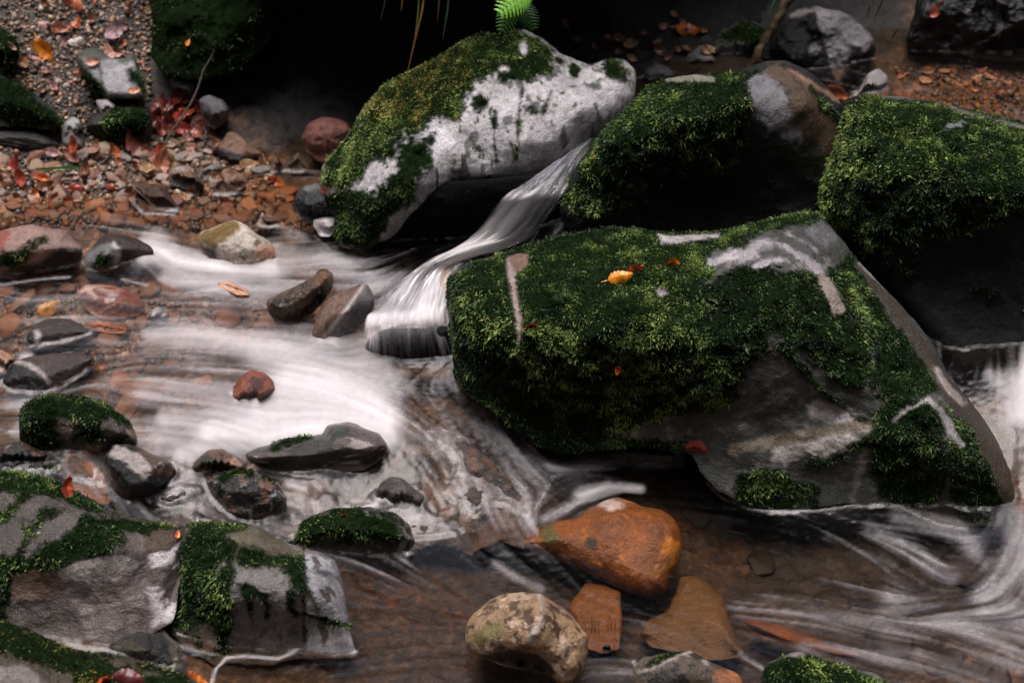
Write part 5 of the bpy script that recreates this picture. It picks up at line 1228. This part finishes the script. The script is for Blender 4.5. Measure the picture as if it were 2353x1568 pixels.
def fern(base, tip, wd, col, label, npin=11, bend=.02):
    base = np.array(base); tip = np.array(tip)
    ax = tip - base; L = np.linalg.norm(ax); ax /= L
    S = np.cross(ax, [0, -1, .5]); S /= np.linalg.norm(S); N = np.cross(S, ax)
    root = bpy.data.objects.new("fern_frond", None); scene.collection.objects.link(root); root.location = base
    tag(root, label, "fern", "fern fronds on the bank")
    st = tube("stalk", [base + ax * L * k / 6 + N * bend * math.sin(k / 6 * 3.14) - base for k in range(7)], [.0018, .0008], (.10,.14,.02), GREEN, 6); st.parent = root
    for k in range(npin):
        s = .08 + .9 * k / npin
        for sg in (-1, 1):
            ln = wd * math.sin(math.pi * (.16 + .80 * s)) ** .8
            p0 = ax * L * s + N * bend * math.sin(s * 3.14)
            dirn = S * sg * .86 + ax * .5
            n = 11
            u = np.linspace(0, 1, n)
            c = p0 + dirn * ln * u[:, None] - N * (.25 * ln * u ** 2)[:, None]
            hw = .16 * L / npin * 3.0 * (1 - u) ** .6 * (1 + .35 * np.cos(u * 40))
            sd_ = np.cross(dirn, N); sd_ /= np.linalg.norm(sd_)
            v = np.stack([c - sd_ * hw[:, None], c + N * .002, c + sd_ * hw[:, None]], 1).reshape(-1, 3)
            cc = np.tile(np.array(col), (len(v), 1)) * (1 + .3 * fbm(v * 60, 2, k))[:, None]
            m = mesh("leaflet", v, [grid_faces(n, 3)], GREEN, True, {"Col": np.clip(cc, 0, 1)}, parent=root)
    return root
t1 = 4.02
fern(at_t(*c2((1400, -70))[0], t1 + .08), at_t(*c2((1180, 100))[0], t1), .040, (.22,.50,.06), "bright green fern frond pointing left above the pale boulder's peak")
fern(at_t(*c2((1310, -20))[0], t1 + .07), at_t(*c2((1205, 215))[0], t1 + .03), .032, (.06,.20,.03), "darker green fern frond drooping behind the pale boulder's peak")
fern(at_t(*c2((1320, -20))[0], t1 + .12), at_t(*c2((1420, 200))[0], t1 + .10), .030, (.03,.10,.02), "dim green fern frond drooping to the right of the bright one")

# ------------------------------------------------------------------ water
STROKES = [  # (points, half width, foam) : how much air each stretch of the stream carries
 (V((350,560),(400,600),(500,612),(620,612)), 26, .85), (V((330,590),(370,560)), 22, .75), (V((620,600),(740,590),(800,600)), 26, .62), (V((700,540),(640,520)), 14, .35),
 (V((380,640),(500,655),(600,665),(700,650)), 16, .6), (V((850,640),(930,670)), 26, .5), (V((360,560),(300,520),(250,505)), 16, .25),
 (V((340,770),(480,770),(600,790),(720,800)), 20, .72), (V((600,800),(760,820),(850,860)), 30, .70), (V((760,780),(820,800)), 20, .62), (V((840,820),(900,880)), 24, .66), (V((880,850),(1000,870)), 14, .35),
 (V((330,905),(450,895),(540,905)), 18, .55), (V((660,880),(760,890),(860,930)), 40, .97), (V((600,960),(720,950),(860,960)), 40, 1.0), (V((480,990),(600,990),(740,985),(880,985)), 30, .98), (V((380,960),(480,955),(560,950)), 20, .75),
 (V((420,1040),(520,1020),(600,1015)), 20, .72), (V((360,1010),(430,990)), 18, .55), (V((700,1000),(860,985),(890,960)), 22, 1.0),
 (V((950,900),(1000,960),(1060,1020)), 26, .40), (V((900,950),(980,1000),(1080,1060),(1160,1140),(1220,1200)), 32, .36), (V((1060,960),(1140,1010),(1220,1080)), 24, .38), (V((1060,1100),(1110,1160),(1150,1200)), 14, .36),
 (V((1270,1070),(1350,1060),(1450,1050),(1560,1060)), 18, .5), (V((1330,1138),(1400,1116),(1470,1122)), 9, .8), (V((1250,1190),(1310,1160),(1360,1130)), 9, .5), (V((1340,1150),(1420,1128)), 6, .5),
 (V((1140,1290),(1180,1320),(1240,1350)), 12, .42), (V((880,1130),(930,1160),(950,1190)), 14, .55), (V((810,1190),(860,1160),(880,1130)), 7, .75), (V((680,1100),(760,1130),(850,1140)), 20, .3), (V((660,1110),(700,1120)), 6, .7),
 (V((2380,810),(2352,880),(2345,950)), 30, .9), (V((2345,960),(2360,1060)), 22, .4), (V((2270,860),(2300,880)), 20, .5), (V((2330,1180),(2340,1250),(2310,1330),(2260,1370)), 26, .44), (V((2370,1240),(2380,1330)), 36, .56),
 (V((1700,1400),(1850,1405),(1980,1430),(2100,1450)), 30, .31), (V((2050,1380),(2180,1440),(2352,1520)), 40, .35), (V((1850,1480),(2100,1520),(2352,1580)), 26, .27), (V((2000,1210),(2100,1260),(2180,1330)), 22, .34), (V((2060,1190),(2200,1220),(2260,1290)), 22, .36), (V((2280,1380),(2352,1420)), 34, .36), (V((1900,1230),(2050,1300)), 16, .22),
 (V((1480,1440),(1560,1500)), 10, .22), (V((1700,1500),(1790,1560)), 8, .4),
 (V((210,1095),(250,1130),(265,1160)), 18, .4), (V((400,1110),(440,1100)), 14, .5), (V((60,820),(60,860)), 14, .6), (V((20,930),(80,930)), 14, .5), (V((0,700),(80,690),(200,690)), 18, .25), (V((120,850),(240,820)), 16, .2), (V((250,850),(420,860)), 20, .24), (V((60,960),(40,1000)), 16, .45),
 (V((640,640),(560,640)), 10, .45), (V((2060,170),(2200,160),(2352,190)), 12, .18)]
EDGES = [  # thin bright lines where the water meets a rock
 (V((1625,1108),(1660,1145),(1720,1166),(1800,1180),(1870,1172),(1960,1160),(2010,1150),(2060,1160),(2110,1185),(2160,1205),(2220,1215)), 2.2, .6),
 (V((520,1510),(560,1505),(640,1510),(690,1490),(760,1490),(815,1497)), 3.0, 1.0), (V((520,1510),(495,1535),(486,1568)), 2.4, .8), (V((770,1243),(820,1250),(885,1258)), 5.5, .95), (V((900,1265),(935,1275)), 3, .5),
 (V((1098,1502),(1160,1524)), 2.4, .8), (V((1180,1530),(1290,1542)), 2.2, .5), (V((1455,1520),(1480,1568)), 2.6, .7), (V((255,1085),(345,1150)), 1.8, .55), (V((130,1035),(115,1040)), 2, .4),
 (V((290,450),(330,490),(400,493)), 1.8, .5), (V((490,447),(525,449)), 2, .7), (V((1250,1025),(1400,1022),(1470,1010)), 3, .6), (V((370,1330),(400,1340)), 2, .5), (V((2090,250),(2200,262)), 3, .4),
 (V((280,640),(340,655)), 2, .4), (V((0,655),(100,640),(160,635)), 2, .4), (V((700,520),(760,575)), 2.2, .4)]
BASEF = [(1300,1350,0),(1000,1400,0),(1700,1240,.0),(1900,1230,.03),(2100,1350,.12),(1650,1150,0),(700,1560,.03),(950,1540,.03),(2352,1560,.18),(1750,1560,.05),(1600,1480,.03),(2250,1250,.16),(1500,1250,0),(1250,1450,0),(1450,1450,0),(1850,1320,.04),(2050,1250,.08),
 (100,620,.08),(100,760,.12),(200,820,.14),(300,790,.2),(300,520,.12),(150,480,.0),(500,480,.0),(650,480,.02),(480,540,.12),(250,700,.22),(450,720,.32),(650,740,.36),(560,730,.34),(800,700,.45),(700,850,.5),(500,840,.36),(350,850,.26),(150,850,.2),(600,920,.5),(1000,1000,.25),(1150,1150,.22),(1060,1200,.10),(950,1120,.22),(780,1080,.30),(650,1080,.28),(560,1150,.15),(1250,1080,.25),(1500,1090,.08),(1250,1230,.12),
 (300,1420,.08),(2200,220,.03),(2352,1000,.14),(2352,1150,.10),(900,660,.3),(1000,560,.08),(950,850,.3),(1100,560,.05)]
FLOW = [(V((1250,470),(1080,600))),(V((1080,600),(950,690))),(V((940,690),(850,720))),(V((800,620),(650,600))),(V((700,570),(500,600))),(V((520,605),(400,610))),(V((380,600),(330,570))),(V((300,510),(150,490))),(V((380,640),(600,665))),
 (V((350,770),(600,785))),(V((600,800),(850,860))),(V((330,905),(600,915))),(V((600,990),(880,970))),(V((350,1000),(550,1025))),(V((870,950),(1000,1010))),(V((1000,1000),(1120,1090))),(V((1120,1080),(1200,1220))),(V((1000,900),(1060,980))),(V((1060,960),(1220,1080))),
 (V((1300,1065),(1560,1050))),(V((1250,1190),(1350,1125))),(V((1350,1120),(1500,1120))),(V((1700,1400),(1900,1415))),(V((1900,1420),(2150,1475))),(V((2150,1475),(2352,1560))),(V((1600,1460),(1820,1560))),(V((2340,1240),(2280,1350))),(V((2250,1370),(2100,1400))),(V((1950,1240),(2150,1360))),(V((2000,1200),(2200,1230))),
 (V((1140,1290),(1240,1355))),(V((680,1090),(950,1110))),(V((640,1130),(860,1160))),(V((815,1190),(880,1130))),(V((890,1120),(960,1190))),(V((40,690),(220,700))),(V((80,850),(300,830))),(V((200,880),(420,900))),(V((430,700),(650,725))),(V((400,530),(640,560))),(V((200,1080),(265,1150))),(V((1000,1520),(700,1540))),(V((1350,1520),(1000,1550))),(V((2345,850),(2345,1000))),(V((2345,1000),(2350,1200))),(V((1040,1090),(1150,1210))),(V((2100,180),(2352,230))),(V((1050,620),(900,650))),(V((1050,660),(960,740)))]

def water():
    st = .0042
    xs = np.arange(-1.62, 1.62, st); ys = np.arange(-1.42, .78, st)
    nx, ny = len(xs), len(ys)
    X, Y = np.meshgrid(xs, ys)
    q = np.stack([X.ravel(), Y.ravel()], 1)
    # coarse fields, then bilinear
    cs = 6
    cx = xs[::cs]; cy = ys[::cs]
    CX, CY = np.meshgrid(cx, cy); cq = np.stack([CX.ravel(), CY.ravel()], 1)
    def up(f):
        f = f.reshape(len(cy), len(cx))
        ix = np.clip(np.arange(nx) / cs, 0, len(cx) - 1.001); iy = np.clip(np.arange(ny) / cs, 0, len(cy) - 1.001)
        i0 = ix.astype(int); j0 = iy.astype(int); fx = ix - i0; fy = iy - j0
        a = f[np.ix_(j0, i0)] * (1 - fx) + f[np.ix_(j0, i0 + 1)] * fx
        b = f[np.ix_(j0 + 1, i0)] * (1 - fx) + f[np.ix_(j0 + 1, i0 + 1)] * fx
        return a * (1 - fy)[:, None] + b * fy[:, None]
    zc = water_z(cq)
    Z = up(zc)
    # flow direction in the plane
    mids, c2s = [], []
    for a, b in FLOW:
        zm = water_z(np.array([at((a[0] + b[0]) / 2, (a[1] + b[1]) / 2, .1)[:2]]))[0]
        A, B = at(*a, zm)[:2], at(*b, zm)[:2]
        th = math.atan2(B[1] - A[1], B[0] - A[0])
        for f in (.15, .5, .85):
            mids.append(A * (1 - f) + B * f); c2s.append((math.cos(2 * th), math.sin(2 * th)))
    cc = shep(mids, c2s, cq, 3.0, .02)
    nsw = fbm(np.column_stack([cq * 6, np.zeros(len(cq))]), 3, 77)
    th = .5 * np.arctan2(cc[:, 1], cc[:, 0]) + .28 * nsw
    c2_, s2_ = up(np.cos(2 * th)), up(np.sin(2 * th))
    TH = .5 * np.arctan2(s2_, c2_)
    ux, uy = np.cos(TH), np.sin(TH)
    # line integral convolution of noise along the flow
    r = np.random.default_rng(5)
    def lic(noise, L):
        acc = noise.copy(); wsum = 1.0
        for sg in (1, -1):
            px = np.tile(np.arange(nx, dtype=float), (ny, 1)); py = np.tile(np.arange(ny, dtype=float)[:, None], (1, nx))
            dx, dy = ux * sg, uy * sg
            for k in range(L):
                px += dx; py += dy
                ii = np.clip(px + .5, 0, nx - 1).astype(int); jj = np.clip(py + .5, 0, ny - 1).astype(int)
                ndx, ndy = ux[jj, ii], uy[jj, ii]
                s = np.sign(ndx * dx + ndy * dy); s[s == 0] = 1
                dx, dy = ndx * s, ndy * s
                wk = 1 - k / L
                acc += wk * noise[jj, ii]; wsum += wk
        acc = acc / wsum
        return (acc - acc.mean()) / acc.std()
    def blur(a, n):
        for _ in range(n):
            a = (np.roll(a, 1, 0) + a * 2 + np.roll(a, -1, 0)) / 4
            a = (np.roll(a, 1, 1) + a * 2 + np.roll(a, -1, 1)) / 4
        return a
    n1 = blur(r.normal(size=(ny, nx)), 1); n2 = blur(r.normal(size=(ny, nx)), 4); n3 = blur(r.normal(size=(ny, nx)), 26); cloud = fbm(np.column_stack([q * 9, np.zeros(len(q))]), 4, 91).reshape(ny, nx)
    l1 = lic(n1, 22); l2 = lic(n2, 34); l3 = lic(n3, 44)
    # air in the water
    W3 = np.column_stack([q, Z.ravel()])
    uv = proj(W3)
    bz = world_pts([(a, b, water_z(np.array([at(a, b, .1)[:2]]))[0]) for a, b, _ in BASEF])[:, :2]
    F = up(shep(bz, np.array([e[2] for e in BASEF]), cq, 3.0, .03)).ravel()
    wob = 6 * fbm(np.column_stack([q * 12, np.zeros(len(q))]), 3, 31) + 5 * l3.ravel()
    for pts, hw, f in STROKES:
        lo = np.min(pts, 0) - hw * 3; hi = np.max(pts, 0) + hw * 3
        m = (uv[:, 0] > lo[0]) & (uv[:, 0] < hi[0]) & (uv[:, 1] > lo[1]) & (uv[:, 1] < hi[1])
        if not m.any(): continue
        d = np.clip(seg_dist(pts, uv[m], False) + wob[m] * min(1, hw / 20), 0, None)
        g = np.exp(-(d / (hw * 1.25)) ** 2)
        F[m] = F[m] * (1 - g) + np.maximum(F[m], min(f, .93)) * g
    F = F.reshape(ny, nx)
    iso = fbm(np.column_stack([q * 70, np.zeros(len(q))]), 3, 92, .7).reshape(ny, nx) * 1.6
    spray = np.exp(-(np.clip(seg_dist(V((960, 880), (1000, 930), (1100, 1040), (1190, 1150)), uv, False) - 40, 0, 999) / 60) ** 2).reshape(ny, nx)
    S = (.22 + .35 * sst(.6, .2, F)) * l1 + (.42 + .2 * sst(.6, .2, F)) * l2 + .5 * l3 + .9 * cloud + iso * (.35 + .5 * spray)
    S /= S.std()
    amp = (.085 + .06 * sst(.6, .3, F)) * np.sqrt(np.clip(F, 0, 1) * np.clip(1.12 - F, 0, 1)) * 2
    a = F + amp * S
    low = sst(.35, .08, F)
    a = a * (1 - low * .6) + low * .13 * np.clip(S - 1.1, 0, 3)
    a = (np.clip((a - .055) / .945, 0, 1) ** 1.6 * .97).ravel()
    en = 2.0 * fbm(np.column_stack([q * 60, np.zeros(len(q))]), 2, 55)
    for pts, hw, f in EDGES:
        lo = np.min(pts, 0) - 30; hi = np.max(pts, 0) + 30
        m = (uv[:, 0] > lo[0]) & (uv[:, 0] < hi[0]) & (uv[:, 1] > lo[1]) & (uv[:, 1] < hi[1])
        d = seg_dist(pts, uv[m], False) + en[m] * 1.6
        a[m] = np.maximum(a[m], f * np.exp(-np.clip(d, 0, 99) ** 2 / (hw * 1.3) ** 2) * (.75 + .35 * np.clip(en[m], -1, 1)))
    Z = Z + .0006 * l2 + .0007 * iso + .0016 * l3 * np.clip(F, .15, 1) + .005 * cloud * np.clip(F, .1, 1)
    # water heaps and whitens where it meets the stones
    cm = np.zeros((ny, nx))
    for ob in ROCKS.values():
        if ob.get('group') == 'stones in the lower pool': continue
        n_ = len(ob.data.vertices); co = np.empty(n_ * 3, np.float32); ob.data.vertices.foreach_get("co", co)
        co = co.reshape(-1, 3) + np.array(ob.location)
        ii = np.round((co[:, 0] - xs[0]) / st).astype(int); jj = np.round((co[:, 1] - ys[0]) / st).astype(int)
        g_ = (ii >= 0) & (ii < nx) & (jj >= 0) & (jj < ny)
        ii, jj, zz = ii[g_], jj[g_], co[g_, 2]
        s_ = np.abs(zz - Z[jj, ii]) < .006
        cm[jj[s_], ii[s_]] = 1
    cm = np.clip(blur(cm, 2) * 1.6, 0, 1)
    rag = fbm(np.column_stack([q * 45, np.zeros(len(q))]), 2, 66).reshape(ny, nx)
    a = np.maximum(a, (cm * np.clip(.2 + .5 * rag, 0, .65) * np.clip(.35 + 1.2 * F, 0, 1)).ravel())
    Z = Z + .004 * cm
    G = up(ground_z(cq))
    keep = ((Z > G - .03) & (uv[:, 0].reshape(ny, nx) > -260) & (uv[:, 0].reshape(ny, nx) < 2620) & (uv[:, 1].reshape(ny, nx) < 1760))
    f = grid_faces(ny, nx)
    kf = keep.ravel()[f].all(1)
    # no water standing in the dark hollow behind the boulders
    vv = np.column_stack([q, Z.ravel()])
    f = f[kf]
    used = np.zeros(len(vv), bool); used[f.ravel()] = True
    idx = np.cumsum(used) - 1
    o = mesh("stream_water", vv[used], [idx[f]], WATER, True, {"foam": a[used], "film": np.ones(used.sum())})
    o['kind'] = 'structure'; o['label'] = 'clear brown stream water with white silky rapids'
water()

def fall():
    rows = [(c2((1745,905),(1815,880)), .497), (c2((1560,1015),(1745,975)), .490), (c2((1350,1160),(1680,1100)), .480), (c2((1215,1255),(1610,1225)), .468), (c2((1110,1390),(1505,1380)), .408),
            (c2((975,1530),(1370,1520)), .352), (c5((890,335),(1180,312)), .330), (c5((690,470),(1045,392)), .300), (c5((550,630),(1005,560)), .274), (c5((480,720),(985,690)), .268), (c5((465,840),(1000,800)), .242), (c5((450,1000),(1050,985)), .186)]
    L = np.array([at(*a[0], z) for a, z in rows]); Rr = np.array([at(*a[1], z) for a, z in rows])
    ns, ntt = 360, 150
    s = np.linspace(0, len(rows) - 1, ns)
    def cr(P):
        out = np.empty((ns, 3)); n = len(P)
        for i, x in enumerate(s):
            k = min(int(x), n - 2); t = x - k
            p0, p1, p2, p3 = P[max(k - 1, 0)], P[k], P[k + 1], P[min(k + 2, n - 1)]
            out[i] = .5 * (2 * p1 + (p2 - p0) * t + (2 * p0 - 5 * p1 + 4 * p2 - p3) * t * t + (3 * p1 - p0 - 3 * p2 + p3) * t ** 3)
        return out
    A, B = cr(L), cr(Rr)
    t = np.linspace(0, 1, ntt)
    P = A[:, None] * (1 - t)[None, :, None] + B[:, None] * t[None, :, None]
    S_, T_ = np.meshgrid(s, t, indexing='ij')
    q = np.column_stack([T_.ravel() * 16, S_.ravel() * .55, np.zeros(S_.size)])
    n1 = fbm(q * np.array([1, 1, 1]), 4, 3); n2 = fbm(np.column_stack([T_.ravel() * 60, S_.ravel() * .9, np.zeros(S_.size)]), 3, 4); n3 = fbm(np.column_stack([T_.ravel() * 5, S_.ravel() * .6, np.zeros(S_.size)]), 3, 8)
    T, S = T_.ravel(), S_.ravel()
    g = lambda x, c, w_: np.exp(-((x - c) / w_) ** 2)
    F = np.interp(S, [0, 1, 2, 2.7, 3, 4, 5, 6, 7, 8, 9, 9.6, 10.2, 11], [.24, .17, .18, .32, .52, .48, .45, .50, .44, .48, .50, .30, .15, .10])
    core = sst(2.5, 3.3, S) * sst(6.6, 5.4, S)
    F = F + core * (.50 * g(T, .42, .12) + .30 * g(T, .17, .10) - .20 * sst(.62, .85, T) * sst(5.5, 4, S))
    F = F + sst(5.2, 6.2, S) * sst(9.6, 8.4, S) * .40 * g(T, .78, .17) - sst(6, 7, S) * sst(9, 8, S) * .14 * g(T, .10, .22)
    F = F + sst(8.3, 8.9, S) * sst(9.7, 9.2, S) * .30
    F = F + sst(9.4, 10, S) * (.60 * g(T, .10, .09) + .32 * g(T, .92, .06) + .18 * g(T, .55, .02))
    a = F + .15 * n1 + .08 * n2 + .15 * n3 
    ed = np.clip(np.minimum(T, 1 - T) / .07 + .5 * n1, 0, 1)
    a = np.clip(a, 0, .97) ** 1.4 * ed * sst(10.9, 9.7, S + 1.1 * n1 + .5 * n2)
    P = P.reshape(-1, 3)
    P[:, 2] += .0012 * n1 + .008 * n3 + .012 * np.sin(np.pi * T)
    P[:, 1] -= .010 * np.sin(np.pi * T)
    o = mesh("waterfall", P, [grid_faces(ns, ntt)], THIN, True, {"foam": a, "film": ed * sst(10.6, 9.0, S)})
    o['kind'] = 'structure'; o['label'] = 'small silky white waterfall between two mossy boulders'
fall()
